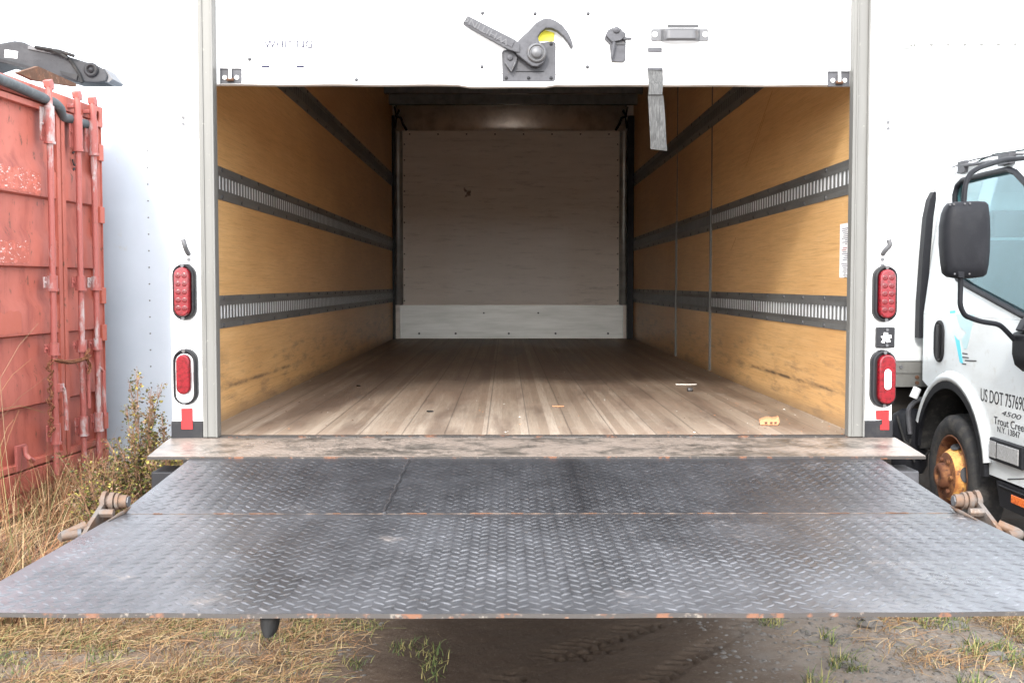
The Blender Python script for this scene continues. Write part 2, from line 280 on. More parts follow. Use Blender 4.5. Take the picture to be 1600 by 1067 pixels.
# ------------------------------------------------------------------ mesh building
def acc(o):
    v = Vector((0, 0, 0))
    while o is not None: v = v + o.location; o = o.parent
    return v
class MB:
    def __init__(s, T=None): s.v = []; s.f = []; s.m = []; s.sm = []; s.T = T; s.mi = 0; s.smooth = False
    def add(s, vs, fs, mi=None, smooth=None):
        b = len(s.v); s.v += [Vector(p) for p in vs]; mi = s.mi if mi is None else mi
        for f in fs: s.f.append([b + i for i in f]); s.m.append(mi); s.sm.append(s.smooth if smooth is None else smooth)
        return s
    def box(s, a, b, mi=None):
        x0, x1 = sorted((a[0], b[0])); y0, y1 = sorted((a[1], b[1])); z0, z1 = sorted((a[2], b[2]))
        return s.add([(x0, y0, z0), (x1, y0, z0), (x1, y1, z0), (x0, y1, z0), (x0, y0, z1), (x1, y0, z1), (x1, y1, z1), (x0, y1, z1)],
              [(0, 3, 2, 1), (4, 5, 6, 7), (0, 1, 5, 4), (1, 2, 6, 5), (2, 3, 7, 6), (3, 0, 4, 7)], mi, False)
    def prism(s, poly, vec, mi=None):                         # poly: 3D points of a flat outline, vec: thickness
        n = len(poly); vec = Vector(vec); P = [Vector(p) for p in poly]
        vs = P + [p + vec for p in P]
        tris = tessellate_polygon([P])
        fs = [tuple(t) for t in tris] + [tuple(n + i for i in reversed(t)) for t in tris]
        fs += [(i, (i + 1) % n, n + (i + 1) % n, n + i) for i in range(n)]
        return s.add(vs, fs, mi, False)
    def plate(s, outer, holes, vec, mi=None):
        loops = [[Vector(p) for p in outer]] + [[Vector(p) for p in h] for h in holes]
        P = [p for l in loops for p in l]; n = len(P); vec = Vector(vec)
        tris = tessellate_polygon(loops)
        fs = [tuple(t) for t in tris] + [tuple(n + i for i in reversed(t)) for t in tris]
        b = 0
        for l in loops:
            k = len(l); fs += [(b + i, b + (i + 1) % k, n + b + (i + 1) % k, n + b + i) for i in range(k)]; b += k
        return s.add(P + [p + vec for p in P], fs, mi, False)
    def tube(s, pts, r, n=10, mi=None, cap=True):
        pts = [Vector(p) for p in pts]; rs = r if isinstance(r, (list, tuple)) else [r] * len(pts)
        vs = []; fs = []; prev = None
        for i, p in enumerate(pts):
            t = ((pts[min(i + 1, len(pts) - 1)] - pts[max(i - 1, 0)])).normalized()
            if prev is None:
                a = Vector((0, 0, 1)) if abs(t.z) < .9 else Vector((1, 0, 0)); u = t.cross(a).normalized()
            else: u = (prev - t * prev.dot(t)).normalized()
            prev = u; w_ = t.cross(u)
            for k in range(n):
                an = 2 * PI * k / n; vs.append(p + (u * math.cos(an) + w_ * math.sin(an)) * rs[i])
        for i in range(len(pts) - 1):
            for k in range(n): fs.append((i * n + k, i * n + (k + 1) % n, (i + 1) * n + (k + 1) % n, (i + 1) * n + k))
        s.add(vs, fs, mi, True)
        if cap:
            s.add(vs[:n], [tuple(reversed(range(n)))], mi, False); s.add(vs[-n:], [tuple(range(n))], mi, False)
        return s
    def cyl(s, a, b, r, n=16, mi=None, r2=None): return s.tube([a, b], [r, r if r2 is None else r2], n, mi)
    def lathe(s, c, axis, prof, n=40, mi=None):               # prof: (radius, distance along axis)
        ax = Vector(axis).normalized(); a = Vector((0, 0, 1)) if abs(ax.z) < .9 else Vector((1, 0, 0))
        u = ax.cross(a).normalized(); w_ = ax.cross(u); c = Vector(c); vs = []; fs = []
        for r, h in prof:
            for k in range(n):
                an = 2 * PI * k / n; vs.append(c + ax * h + (u * math.cos(an) + w_ * math.sin(an)) * r)
        for i in range(len(prof) - 1):
            for k in range(n): fs.append((i * n + k, i * n + (k + 1) % n, (i + 1) * n + (k + 1) % n, (i + 1) * n + k))
        return s.add(vs, fs, mi, True)
    def build(s, name, mats, parent=None, bevel=0, seg=2, sharp=35):
        if s.T: V = [s.T @ p for p in s.v]
        else: V = s.v
        o0 = acc(parent); me = bpy.data.meshes.new(name)
        me.from_pydata([tuple(p - o0) for p in V], [], s.f)
        if isinstance(mats, str): mats = [mats]
        for m_ in mats: me.materials.append(MATS[m_])
        me.polygons.foreach_set('material_index', s.m); me.polygons.foreach_set('use_smooth', s.sm)
        bm = bmesh.new(); bm.from_mesh(me)
        if len(me.vertices) < 60000:
            bmesh.ops.recalc_face_normals(bm, faces=bm.faces)
        bm.to_mesh(me); bm.free(); me.update()
        o = bpy.data.objects.new(name, me); S.collection.objects.link(o)
        if parent: o.parent = parent
        if bevel:
            bv = o.modifiers.new('b', 'BEVEL'); bv.width = bevel; bv.segments = seg; bv.limit_method = 'ANGLE'; bv.angle_limit = R(40)
            bv.harden_normals = False
            for p in me.polygons: p.use_smooth = True
            es = o.modifiers.new('w', 'WEIGHTED_NORMAL'); es.keep_sharp = False
        return o
def thing(name, label, cat, loc=(0, 0, 0), group=None):
    o = bpy.data.objects.new(name, None); S.collection.objects.link(o); o.location = loc; o.empty_display_size = .2
    o['label'] = label; o['category'] = cat
    if group: o['group'] = group
    return o
def tag(o, label, cat, group=None):
    o['label'] = label; o['category'] = cat
    if group: o['group'] = group
    return o
def lab(o, l): o['label'] = l; return o
def text(name, s, size, M, mat_, parent, sx=1.0, ext=.0008, align='LEFT', shear=0):
    cu = bpy.data.curves.new('t', 'FONT'); cu.body = s; cu.size = size; cu.extrude = ext; cu.align_x = align; cu.shear = shear
    t = bpy.data.objects.new('t', cu); S.collection.objects.link(t)
    me = bpy.data.meshes.new_from_object(t.evaluated_get(bpy.context.evaluated_depsgraph_get()))
    bpy.data.objects.remove(t)
    me.transform(M @ Matrix.Diagonal((sx, 1, 1, 1)))
    if parent: me.transform(Matrix.Translation(-acc(parent)))
    me.materials.clear(); me.materials.append(MATS[mat_])
    o = bpy.data.objects.new(name, me); S.collection.objects.link(o); o.parent = parent
    return o
def stadium(cx, cz, w_, h, n=10):                             # upright oval outline in x,z
    r = w_ / 2; q = h / 2 - r; P = []
    for k in range(n + 1): a = PI * k / n; P.append((cx + r * math.cos(a), cz + q + r * math.sin(a)))
    for k in range(n + 1): a = PI + PI * k / n; P.append((cx + r * math.cos(a), cz - q + r * math.sin(a)))
    return P
def loft(mb, loops, mi=None, cap=True, smooth=True):
    n = len(loops[0]); vs = [p for l in loops for p in l]; fs = []
    for i in range(len(loops) - 1):
        for k in range(n): fs.append((i * n + k, i * n + (k + 1) % n, (i + 1) * n + (k + 1) % n, (i + 1) * n + k))
    mb.add(vs, fs, mi, smooth)
    if cap: mb.add(loops[-1], [tuple(range(n))], mi, False)
def bez(p0, p1, p2, n=8):
    p0, p1, p2 = Vector(p0), Vector(p1), Vector(p2)
    return [p0 * (1 - t) ** 2 + p1 * 2 * t * (1 - t) + p2 * t * t for t in [i / n for i in range(n + 1)]]
def rounded(pts, r, n=5):                                     # polyline with rounded bends
    pts = [Vector(p) for p in pts]; out = [pts[0]]
    for i in range(1, len(pts) - 1):
        a = (pts[i - 1] - pts[i]); b = (pts[i + 1] - pts[i]); q = min(r, a.length * .45, b.length * .45)
        out += bez(pts[i] + a.normalized() * q, pts[i], pts[i] + b.normalized() * q, n)
    return out + [pts[-1]]

# =================================================================== GROUND
_G = {}
def vnoise(x, y, sc, seed):
    if seed not in _G: _G[seed] = np.random.default_rng(seed).random((256, 256))
    G = _G[seed]; x = x * sc; y = y * sc
    i = np.floor(x).astype(int); j = np.floor(y).astype(int); fx = x - i; fy = y - j
    fx = fx * fx * (3 - 2 * fx); fy = fy * fy * (3 - 2 * fy)
    g = lambda a, b: G[a % 256, b % 256]
    return (g(i, j) * (1 - fx) + g(i + 1, j) * fx) * (1 - fy) + (g(i, j + 1) * (1 - fx) + g(i + 1, j + 1) * fx) * fy
def hgt(x, y):
    h = (vnoise(x, y, 1.2, 1) - .5) * .03 + (vnoise(x, y, 5, 2) - .5) * .018 + (vnoise(x, y, 14, 3) - .5) * .012 + (vnoise(x, y, 40, 4) - .5) * .007
    rough = np.clip((np.abs(x) - .9) * 1.2, .45, 1.2)
    h = h * rough
    # tyre ruts printed in the dirt, lugs across them
    for (x0, y0, x1, y1, wd) in ((.15, .95, .95, 1.75, .10), (.55, .62, 1.35, 1.75, .07), (-.1, .6, .55, 1.2, .07)):
        dx, dy = x1 - x0, y1 - y0; L = math.hypot(dx, dy); dx /= L; dy /= L
        u = (x - x0) * dx + (y - y0) * dy; v = -(x - x0) * dy + (y - y0) * dx
        m = np.clip(1 - np.abs(v) / wd, 0, 1); m = np.clip(m * 3, 0, 1) * np.clip((u + .05) * 8, 0, 1) * np.clip((L - u) * 8, 0, 1)
        lug = (np.sin((u + np.abs(v) * .8) * 2 * PI / .075) > .35) * 1.0
        h = h - m * (.004 + .012 * lug * (vnoise(x, y, 9, 8) > .33))
    return h
xs = np.concatenate([-np.geomspace(400, 3.4, 24), np.arange(-3.2, 3.2, .016), np.geomspace(3.4, 400, 24)])
ys = np.concatenate([-np.geomspace(400, 3.0, 14), np.arange(-2.5, .45, .15), np.arange(.45, 2.3, .014), np.arange(2.35, 8, .12), np.geomspace(8.2, 900, 24)])
GX, GY = np.meshgrid(xs, ys)
GZ = hgt(GX, GY) * np.clip((12 - np.hypot(GX, GY)) / 6, 0, 1)
V = np.stack([GX, GY, GZ], -1).reshape(-1, 3); nx, ny = len(xs), len(ys)
I = (np.arange(ny - 1)[:, None] * nx + np.arange(nx - 1)[None]).reshape(-1)
F = np.stack([I, I + 1, I + nx + 1, I + nx], -1)
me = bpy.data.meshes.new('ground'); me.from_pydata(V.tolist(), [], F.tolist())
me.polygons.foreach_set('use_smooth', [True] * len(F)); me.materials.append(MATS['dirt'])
ground = bpy.data.objects.new('ground', me); S.collection.objects.link(ground); ground['kind'] = 'structure'
def gz(x, y): return float(hgt(np.array(x), np.array(y)))

# =================================================================== OUR BOX TRUCK
ZF = 1.12; XL, XR = -1.11, 1.258; YB = 7.2; ZC = 3.50
truck = thing('box_truck', 'white box truck seen from behind, roller door half open, empty plywood-lined cargo box, liftgate lowered', 'truck', (0.09, 0, 0))
# --- floor, walls, ceiling, bulkhead
MB().box((XL - .02, .0, ZF - .03), (XR + .02, YB, ZF)).build('cargo_floor', 'floor_wood', truck)
MB().box((XL - .02, -.004, ZF - .14), (XR + .02, -.0, ZF + .002)).box((XL + .0, .0, ZF), (XR, .035, ZF + .004)).build('floor_edge', 'lip_steel', truck)
for nm, X0, X1 in (('side_wall', XL - .03, XL), ('side_wall', XR, XR + .03)):
    # plywood lining with a base at floor level so scuffs read from the floor up
    o = MB().box((X0, .05, 0), (X1, YB, ZC - ZF)).build(nm, 'plywood', None)
    o.location = Vector((0, 0, ZF)) - acc(truck); o.parent = truck
    X2 = X0 - .035 if X0 < 0 else X1 + .035
    MB().box((min(X2, X1 if X0 > 0 else X0), .10, 1.12), (max(X2, X1 if X0 > 0 else X0), YB + .3, ZC + .1)).build('outer_skin', 'white', truck)
m = MB().box((XL - .06, .0, ZC), (XR + .06, YB + .3, ZC + .1))
m.build('roof', 'white', truck)
for y, w_, h in [(.9 + k * .56, .05, .05) for k in range(10)] + [(6.42, .08, .10), (6.85, .08, .13)]:
    MB().box((XL, y, ZC - h), (XR, y + w_, ZC)).build('roof_bow', 'track', truck)
o = MB().box((XL, YB - .0, 0), (XR, YB + .03, ZC - ZF)).build('front_wall', 'bulkhead_panel', None)
o.location = Vector((0, 0, ZF)) - acc(truck); o.parent = truck
# galvanised kick plate with folded edge, dents and screws
m = MB(); m.box((-1.045, YB - .012, ZF + .005), (1.165, YB, 1.452))
m.box((-1.045, YB - .02, ZF + .005), (-1.03, YB - .012, 1.45)).box((1.15, YB - .02, ZF + .005), (1.165, YB - .012, 1.45)).box((-1.045, YB - .018, ZF + .02), (1.165, YB - .012, ZF + .026))
for px in (655, 712, 795, 868, 950): p = aY(px, 521, YB - .012); m.cyl(p, p - Vector((0, .006, 0)), .011, 10, 1)
for px in (756, 841): p = aY(px, 489, YB - .012); m.cyl(p, p - Vector((0, .006, 0)), .009, 10, 1)
m.build('kick_plate', ['kick_metal', 'ink'], truck)
def screw(p, rr_): m = MB(); m.cyl(p, p - Vector((0, .004, 0)), rr_, 8); m.build('panel_screw', 'ink', truck)
for i in range(8): screw(aY(640 + i * 44.5, 210, YB), .008)
for s_ in (632, 965):
    for i in range(12): screw(aY(s_, 226 + i * 24.4, YB), .007)
# rounded metal corner covers, cut off above the kick plate
for cx in (-1.055, 1.165):
    m = MB(); m.tube([(cx, YB - .03, 1.455), (cx, YB - .03, 1.465), (cx, YB - .03, 3.25)], [.036, .045, .045], 20); m.build('corner_cover', 'galv', truck)
for cx0, cx1 in ((XL, -1.09), (1.20, XR)): MB().box((cx0, YB - .09, ZF), (cx1, YB, 3.3)).build('corner_filler', 'black_paint', truck)
# bulging metal cove under the roof nose
m = MB(); prof = []
for k in range(15):
    a = R(-88 + k * 11.5); prof.append((YB - .13 - .04 * math.cos(a) * 1.0, 3.30 + .155 * math.sin(a)))
vs = []; n = len(prof)
for x in (-1.055, 1.165): vs += [(x, y, z) for y, z in prof]
m.add(vs, [(i, i + 1, n + i + 1, n + i) for i in range(n - 1)] + [tuple(range(n)), tuple(range(2 * n - 1, n - 1, -1))], 0, True)
m.build('roof_cove', 'cove', truck)
for sx in (-1, 1):
    bx = -1.06 if sx < 0 else 1.17
    m = MB(); m.tube([(bx, YB - .1, 3.40), (bx + .03 * -sx, YB - .17, 3.33), (bx + .0, YB - .19, 3.28), (bx - .05 * sx, YB - .19, 3.26), (bx - .07 * sx, YB - .19, 3.2), (bx - .1 * sx, YB - .15, 3.15)], .012, 8)
    m.tube([(bx + .02 * sx, YB - .1, 3.38), (bx - .01 * sx, YB - .2, 3.26), (bx + .01 * sx, YB - .15, 3.17)], .008, 8); m.build('cable', 'rubber', truck)
# wall seams on the right wall
for Y in (2.93, 4.31):
    MB().box((XR - .004, Y + .008, 2.12), (XR, Y + .026, ZC)).build('wall_seam', 'track_back', truck)
    MB().box((XR - .006, Y, ZF + .01), (XR, Y + .035, 2.12)).box((XR - .011, Y + .011, ZF + .01), (XR - .006, Y + .024, 2.12)).build('wall_seam_strip', 'alu', truck)
for (p0, p1) in (((1207, 143), (1165, 262)), ((1196, 180), (1176, 240)), ((1150, 372), (1142, 392))):   # pale scratches
    m = MB(); a = aX(p0[0], p0[1], XR - .0006); b = aX(p1[0], p1[1], XR - .0006); d = Vector((0, .0, .006))
    m.add([a, b, b + d * .6, a + d], [(0, 1, 2, 3)]); m.build('scratch', 'wood_chip', truck)
# --- slotted load tracks
def track(X, side, z0, ydark):
    h = .128; z1 = z0 + h; Y0 = .06; Y1 = YB - .1
    m = MB(); m.mi = 0
    n = Vector((side, 0, 0))
    def strip(za, zb, zc, pa, pb):                            # flange flat za-zb, sloping up to zc
        poly = [(X, Y0, za), (X + side * pa, Y0, za), (X + side * pa, Y0, zb), (X + side * pb, Y0, zc), (X + side * (pb - .003), Y0, zc), (X, Y0, zb)]
        m.prism(poly, (0, Y1 - Y0, 0), 0)
    strip(z0, z0 + .022, z0 + .038, .004, .0075); strip(z1, z1 - .022, z1 - .038, .004, .0075)
    y = Y0; k = 0
    while y < Y1:
        m.box((X + side * .0045, y, z0 + .037), (X + side * .0062, y + .0205, z1 - .037), 0); y += .0508
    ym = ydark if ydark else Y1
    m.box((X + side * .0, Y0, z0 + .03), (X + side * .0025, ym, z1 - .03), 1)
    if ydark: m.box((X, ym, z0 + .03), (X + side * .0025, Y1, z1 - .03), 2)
    y = .17
    while y < Y1:
        for z in (z0 + .011, z1 - .011): m.cyl((X + side * .003, y, z), (X + side * .008, y, z), .008, 8, 3)
        y += .32
    m.build('slotted_track', ['track', 'slot_back', 'track_back', 'zinc'], truck)
for z0 in (1.484, 1.983, 2.612):
    track(XL, 1, z0, None if z0 < 2.5 else .01 + 1.2); track(XR, -1, z0, 2.95 if z0 < 2.5 else 1.3)
# notice on the right wall
m = MB(); a = aX(1329, 346, XR - .0015); b = aX(1314, 434, XR - .0015)
y0, y1 = a.y + .01, b.y + .02; z0, z1 = 1.680, 1.880
m.box((XR - .0016, y0, z0), (XR, y1, z1), 0)
for i in range(26):
    zz = z1 - .02 - i * .0072
    if i in (9, 17): continue
    m.box((XR - .0022, y0 + .015 + .02 * random.random(), zz), (XR - .0016, y1 - .02 - .05 * random.random(), zz + .0028), 2 if i in (10, 11) else 1)
m.build('notice', ['sticker', 'pale_ink', 'red_decal'], truck)

# --- rear frame: white corner posts, aluminium channels
def pxr(x, y, Y=0): p = aY(x, y, Y); return p.x, p.z
for side in (-1, 1):
    xo, xi, xc = ((-1.168, -1.058, -1.004) if side < 0 else (1.358, 1.256, 1.200))
    pst = MB().box((xo, -.0, 1.17), (xi, .09, 3.6)).build('corner_post', 'white', truck, .006)
    MB().box((xo - .002 * side * -1, -.006, 1.113), (xi, .092, 1.178)).build('corner_foot', 'black_paint', truck, .004)
    m = MB(); lo, hi = sorted((xi, xc))
    m.box((lo + .001, -.012, 1.122), (hi, .03, 3.6))
    m.box((lo + .012, -.016, 1.122), (lo + .018, -.0122, 3.6)); m.box((hi - .007, -.022, 1.122), (hi, -.0125, 3.6))
    m.build('door_channel', 'alu', truck, .002)
# --- lights
def light(cx, cy, wpx, hpx, kind, ring='black_paint', dx=0):
    x, z = pxr(cx, cy); w_ = wpx / 447.6; h = hpx / 447.6
    g = MB(); rims = []
    for (sc, y) in ((1.0, -.001), (1.0, -.018), (.93, -.034), (.80, -.036), (.76, -.024)):
        k = min(w_, h) * (1 - sc); rims.append([Vector((px_, y, pz_)) for px_, pz_ in stadium(x, z, w_ - k, h - k)])
    loft(g, rims, 0, cap=True)
    for s_ in (-1, 1): g.cyl((x, -.036, z + s_ * (h / 2 - .008)), (x, -.040, z + s_ * (h / 2 - .008)), .006, 10, 1)
    gr = g.build('tail_light', [ring, 'zinc'], truck)
    lw, lh = w_ * .70, h - w_ * .34; L = MB(); x += dx
    zz = z
    if kind == 'reflector': lh *= .82; lw *= .84; zz = z + .010
    lo = []
    for (sc, y) in ((1.0, -.026), (1.0, -.044), (.93, -.051), (.8, -.053)):
        k = lw * (1 - sc); lo.append([Vector((px_, y, pz_)) for px_, pz_ in stadium(x, zz, lw - k, lh - k)])
    loft(L, lo, 0)
    L.build('lens', 'red_lens', gr)
    if kind == 'led':
        d = MB()
        for r_ in range(5):
            for c_ in (-1, 1):
                p = Vector((x + c_ * lw * .20, -.0532, z + (r_ - 2) * lh * .165)); rr = lw * .17
                d.lathe(p, (0, -1, 0), [(rr, 0), (rr * .8, .0008), (rr * .5, .0002), (.0005, .0010)], 14, 0)
        d.build('led_row', 'led_well', gr)
    if kind == 'strip':
        d = MB(); q = [Vector((a, -.0565, b)) for a, b in stadium(x, z, lw * .38, lh * .40)]; q0 = [Vector((a, -.050, b)) for a, b in stadium(x, z, lw * .42, lh * .43)]
        loft(d, [q0, q], 0)
        d.build('reverse_lens', 'clear_lens', gr)
    if kind == 'reflector':
        d = MB(); q = [Vector((a, -.0285, b)) for a, b in stadium(x, z - .004, w_ * .74, h - w_ * .3)]; q0 = [v + Vector((0, .008, 0)) for v in q]
        loft(d, [q0, q], 0); d.build('white_backing', 'clear_lens', gr)
    return gr
lab(light(290, 456, 35, 88, 'led'), 'upper left tail light, ten red diodes in black oval grommet')
lab(light(292, 588, 37, 88, 'reflector'), 'lower left tail light, flat red insert sagging over white backing')
lab(light(1380, 459, 36, 88, 'led'), 'upper right tail light, ten red diodes in black oval grommet')
lab(light(1377, 591, 38, 90, 'strip', dx=.005), 'lower right tail light, red lens with clear centre strip, grommet hanging loose')
# red stickers by the feet
x, z = pxr(293, 654); MB().box((x - .02, -.0085, z - .037), (x + .02, -.0065, z + .037)).build('red_sticker', 'red_decal', truck, .001)
P = [(1367, 641), (1388, 640), (1388, 671), (1374, 671), (1374, 664), (1377, 662), (1377, 655), (1368, 655)]
MB().prism([Vector((pxr(a, b)[0], -.0068, pxr(a, b)[1])) for a, b in P], (0, -.002, 0)).build('red_sticker', 'red_decal', truck)
# small black switch box with torn white sticker
x0, z1 = pxr(1367, 511); x1, z0 = pxr(1395, 543)
sb = MB().box((x0, -.022, z0), (x1, -.0, z1)).build('switch_box', 'black_paint', truck, .004)
m = MB(); c = Vector(((x0 + x1) / 2, -.0235, (z0 + z1) / 2))
m.prism([c + Vector(v) for v in ((-.018, 0, -.016), (-.006, 0, -.019), (-.002, 0, -.009), (.003, 0, -.017), (.016, 0, -.014), (.010, 0, -.003), (.018, 0, -.001), (.017, 0, .010), (.006, 0, .009), (.006, 0, .017), (-.008, 0, .018), (-.009, 0, .006), (-.019, 0, .004), (-.010, 0, -.006))], (0, -.001, 0), 0)
for s_ in (-1, 1): m.cyl(c + Vector((.003, 0, s_ * .027)), c + Vector((.003, -.004, s_ * .027)), .005, 8, 1)
m.build('sticker', ['sticker', 'zinc'], sb)
# thin white grab rods with bent grey end
for px, s_ in ((287, 1), (1387, 1)):
    x, zt = pxr(px, 207 if px > 900 else 200); zb = pxr(px, 375)[1]
    m = MB(); m.tube(rounded([(x, -.004, zt), (x, -.028, zt - .01), (x, -.028, zb)], .01), .007, 10, 0)
    for q in (0, 1): m.cyl((x, -.003, zt + .012 + q * .022), (x, -.007, zt + .012 + q * .022), .006, 8, 1)
    m.tube(rounded([(x, -.028, zb), (x + .006, -.03, zb - .02), (x - .008 + .016 * (px < 900), -.02, zb - .035), (x - .012 * (1 if px > 900 else -1), -.004, zb - .05)], .01), .0085, 10, 2)
    for q in (0, 1): m.cyl((x - .012 * (1 if px > 900 else -1), -.003, zb - .068 - q * .02), (x - .012 * (1 if px > 900 else -1), -.007, zb - .068 - q * .02), .0065, 8, 1)
    m.build('grab_rod', ['white', 'zinc', 'zinc'], truck)

# --- roller door panel, lowered just below its header
YD = .045
def dp(x, y, Y=YD): return aY(x, y, Y)
zb = dp(800, 133).z
door = MB()
n = 60; top = []; bot = []
rr = random.Random(3)
for i in range(n + 1):
    x = -1.03 + 2.26 * i / n; z = zb + .0007 * math.sin(i * .7) + (.0 if not .39 < i / n < .52 else -.006)
    bot.append(Vector((x, YD, z)))
top = [Vector((1.23, YD, 3.5)), Vector((-1.03, YD, 3.5))]
door.prism(bot + top, (0, .035, 0), 0)
dr = door.build('roller_door', 'door_white', truck)
m = MB(); m.box((-1.0, YD - .003, zb + .002), (1.198, YD - .0, zb + .010), 0); m.build('bottom_seal', 'sticker', dr)
# crack line, bolts
for a, b in ((748, 787), (868, 925)):
    m = MB()
    q = [dp(a + (b - a) * i / 6, 116 + rr.random() * 1.5, YD - .0012) for i in range(7)]
    for i in range(6): m.add([q[i], q[i + 1], q[i + 1] + Vector((0, 0, .002)), q[i] + Vector((0, 0, .002))], [(0, 1, 2, 3)], 1)
    m.build('crack', ['hardware', 'brown_rust'], dr)
for a, b in ((754, 21), (836, 22), (919, 22), (753, 105), (918, 105), (557, 125), (390, 93)):
    p = dp(a, b); m = MB(); m.lathe(p, (0, -1, 0), [(.0065, 0), (.0062, .003), (.003, .005), (.0003, .0052)], 12, 0); m.build('door_bolt', 'hardware', dr)
# maker's sticker with its words
m = MB(); a = dp(400, 46); b = dp(485, 86); m.box((a.x, YD - .0014, b.z), (b.x, YD, a.z), 0)
c0, c1 = dp(409, 103), dp(421, 106); m.box((c0.x, YD - .002, c1.z), (c1.x, YD - .0, c0.z), 1)
c0, c1 = dp(463, 103), dp(475, 106); m.box((c0.x, YD - .002, c1.z), (c1.x, YD - .0, c0.z), 1)
lab(m.build('maker_sticker', ['sticker', 'label_ink'], dr), 'faint white maker sticker')
FACE = Matrix(((1, 0, 0, 0), (0, 0, -1, 0), (0, 1, 0, 0), (0, 0, 0, 1)))      # text standing upright facing the camera side
p = dp(413, 75.5); text('lettering', 'WHITING', .038, Matrix.Translation((p.x, YD - .0022, p.z)) @ FACE, 'label_ink', dr, 1.02)
# corner roller plates
for cx, cy in ((361, 119.5), (1310, 124)):
    a = dp(cx - 17, cy - 12); b = dp(cx + 17, cy + 12); c = dp(cx, cy)
    m = MB(); m.box((a.x, YD - .004, b.z), (b.x, YD, a.z), 0)
    m.box((a.x, YD - .007, a.z - .004), (b.x, YD - .0042, a.z), 0)
    for s_ in (-1, 1): m.lathe((c.x + s_ * .021, YD - .004, c.z - .006), (0, -1, 0), [(.008, 0), (.008, .004), (.0003, .006)], 12, 1)
    m.tube([(c.x, YD - .012, c.z + .022), (c.x, YD - .015, c.z - .012)], .0055, 8, 1); m.cyl((c.x - .012, YD - .012, c.z - .014), (c.x + .012, YD - .012, c.z - .014), .006, 8, 2)
    m.build('roller_plate', ['hardware', 'sticker', 'brown_rust'], dr, .0015)
# big latch: plate, lever, hook, pivot
def poly(pts, y, th, mb, mi=None):
    q = [dp(a, b) for a, b in pts]; mb.prism([Vector((v.x, y, v.z)) for v in q], (0, -th, 0), mi)
m = MB(); poly([(785, 128), (784, 84), (786, 80), (862, 65), (868, 68), (868, 124), (865, 128)], YD, .006, m, 0)
for a, b in ((791, 123), (826, 123), (861, 123), (861, 70)): p = dp(a, b); m.lathe((p.x, YD - .006, p.z), (0, -1, 0), [(.006, 0), (.006, .002), (.002, .004), (.0003, .004)], 10, 1)
poly([(806, 112), (850, 112), (850, 113.5), (806, 113.5)], YD - .006, .002, m, 1)
lp = lab(m.build('latch_plate', ['hardware', 'black_paint'], dr, .002), 'grey latch base plate')
m = MB(); poly([(837, 65), (843, 52), (852, 48), (866, 52), (866, 65)], YD - .0003, .0014, m, 0); m.build('warning_sticker', 'yellow_sticker', dr)
m = MB(); poly([(724, 42), (731, 30), (734, 31), (805, 67), (812, 74), (812, 86), (806, 86), (795, 82)], YD - .018, .028, m, 0)
poly([(729, 42), (734, 34), (804, 70), (800, 79)], YD - .046, .003, m, 0)
lever = m.build('latch_lever', 'hardware', dr, .003)
p = dp(795, 77); a = dp(733, 43); ang = math.atan2(p.z - a.z, p.x - a.x)
# raised maker's name runs from the pivot end outward, upside down along the lever
text('lettering', 'WHITING', .031, Matrix.Translation((dp(796, 68).x, YD - .0492, dp(796, 68).z)) @ Matrix.Rotation(-(ang + PI), 4, 'Y') @ FACE, 'embossed', dr, 1.35, .0012)
hk = [(806, 88), (806, 72), (815, 62), (826, 52), (837, 40), (848, 34), (858, 33), (868, 37), (878, 44), (886, 54), (892, 66), (895, 77), (892, 80), (886, 70), (879, 61), (870, 53), (861, 49), (852, 49), (845, 54), (840, 62), (842, 70), (850, 78), (853, 90), (849, 102), (840, 108), (830, 107), (822, 101)]
m = MB(); poly(hk, YD - .012, .030, m, 0); hook = lab(m.build('latch_hook', 'hardware', dr, .004), 'grey curved latch hook')
c = dp(838, 87); m = MB(); m.lathe((c.x, YD - .042, c.z), (0, -1, 0), [(.034, 0), (.034, .004), (.028, .008), (.026, .008), (.025, .004), (.020, .004), (.019, .014), (.015, .017), (.0005, .018)], 28, 0)
m.build('latch_pivot', 'zinc', dr)
m = MB(); poly([(788, 84), (800, 80), (808, 92), (806, 104), (799, 114), (788, 100)], YD - .008, .012, m, 0); c = dp(797, 92); m.lathe((c.x, YD - .02, c.z), (0, -1, 0), [(.011, 0), (.010, .006), (.0005, .008)], 14, 0)
m.tube([dp(790, 98, YD - .03), dp(799, 112, YD - .03), dp(805, 98, YD - .03)], .003, 8, 1); m.build('lock_tumbler', ['hardware', 'zinc'], dr, .002)
# slide catch
m = MB(); poly([(950, 48), (956, 45), (970, 46), (973, 52), (977, 53), (977, 95), (973, 98), (955, 97), (952, 70), (948, 66), (944, 62), (946, 55)], YD, .012, m, 0)
poly([(946, 58), (958, 50), (974, 52), (976, 60), (968, 66), (955, 68)], YD - .012, .014, m, 0)
c = dp(962, 50); m.lathe((c.x, YD - .026, c.z), (0, -1, 0), [(.012, 0), (.011, .006), (.006, .008), (.0005, .009)], 14, 0)
m.tube([dp(974, 61, YD - .02), dp(987, 61, YD - .02)], .005, 10, 0)
m.tube([dp(960, 66, YD - .03), dp(956, 90, YD - .03)], .006, 8, 0); poly([(962, 68), (976, 68), (976, 72), (962, 72)], YD - .012, .003, m, 1)
lab(m.build('slide_catch', ['hardware', 'ink'], dr, .002), 'small grey slide catch beside the latch')
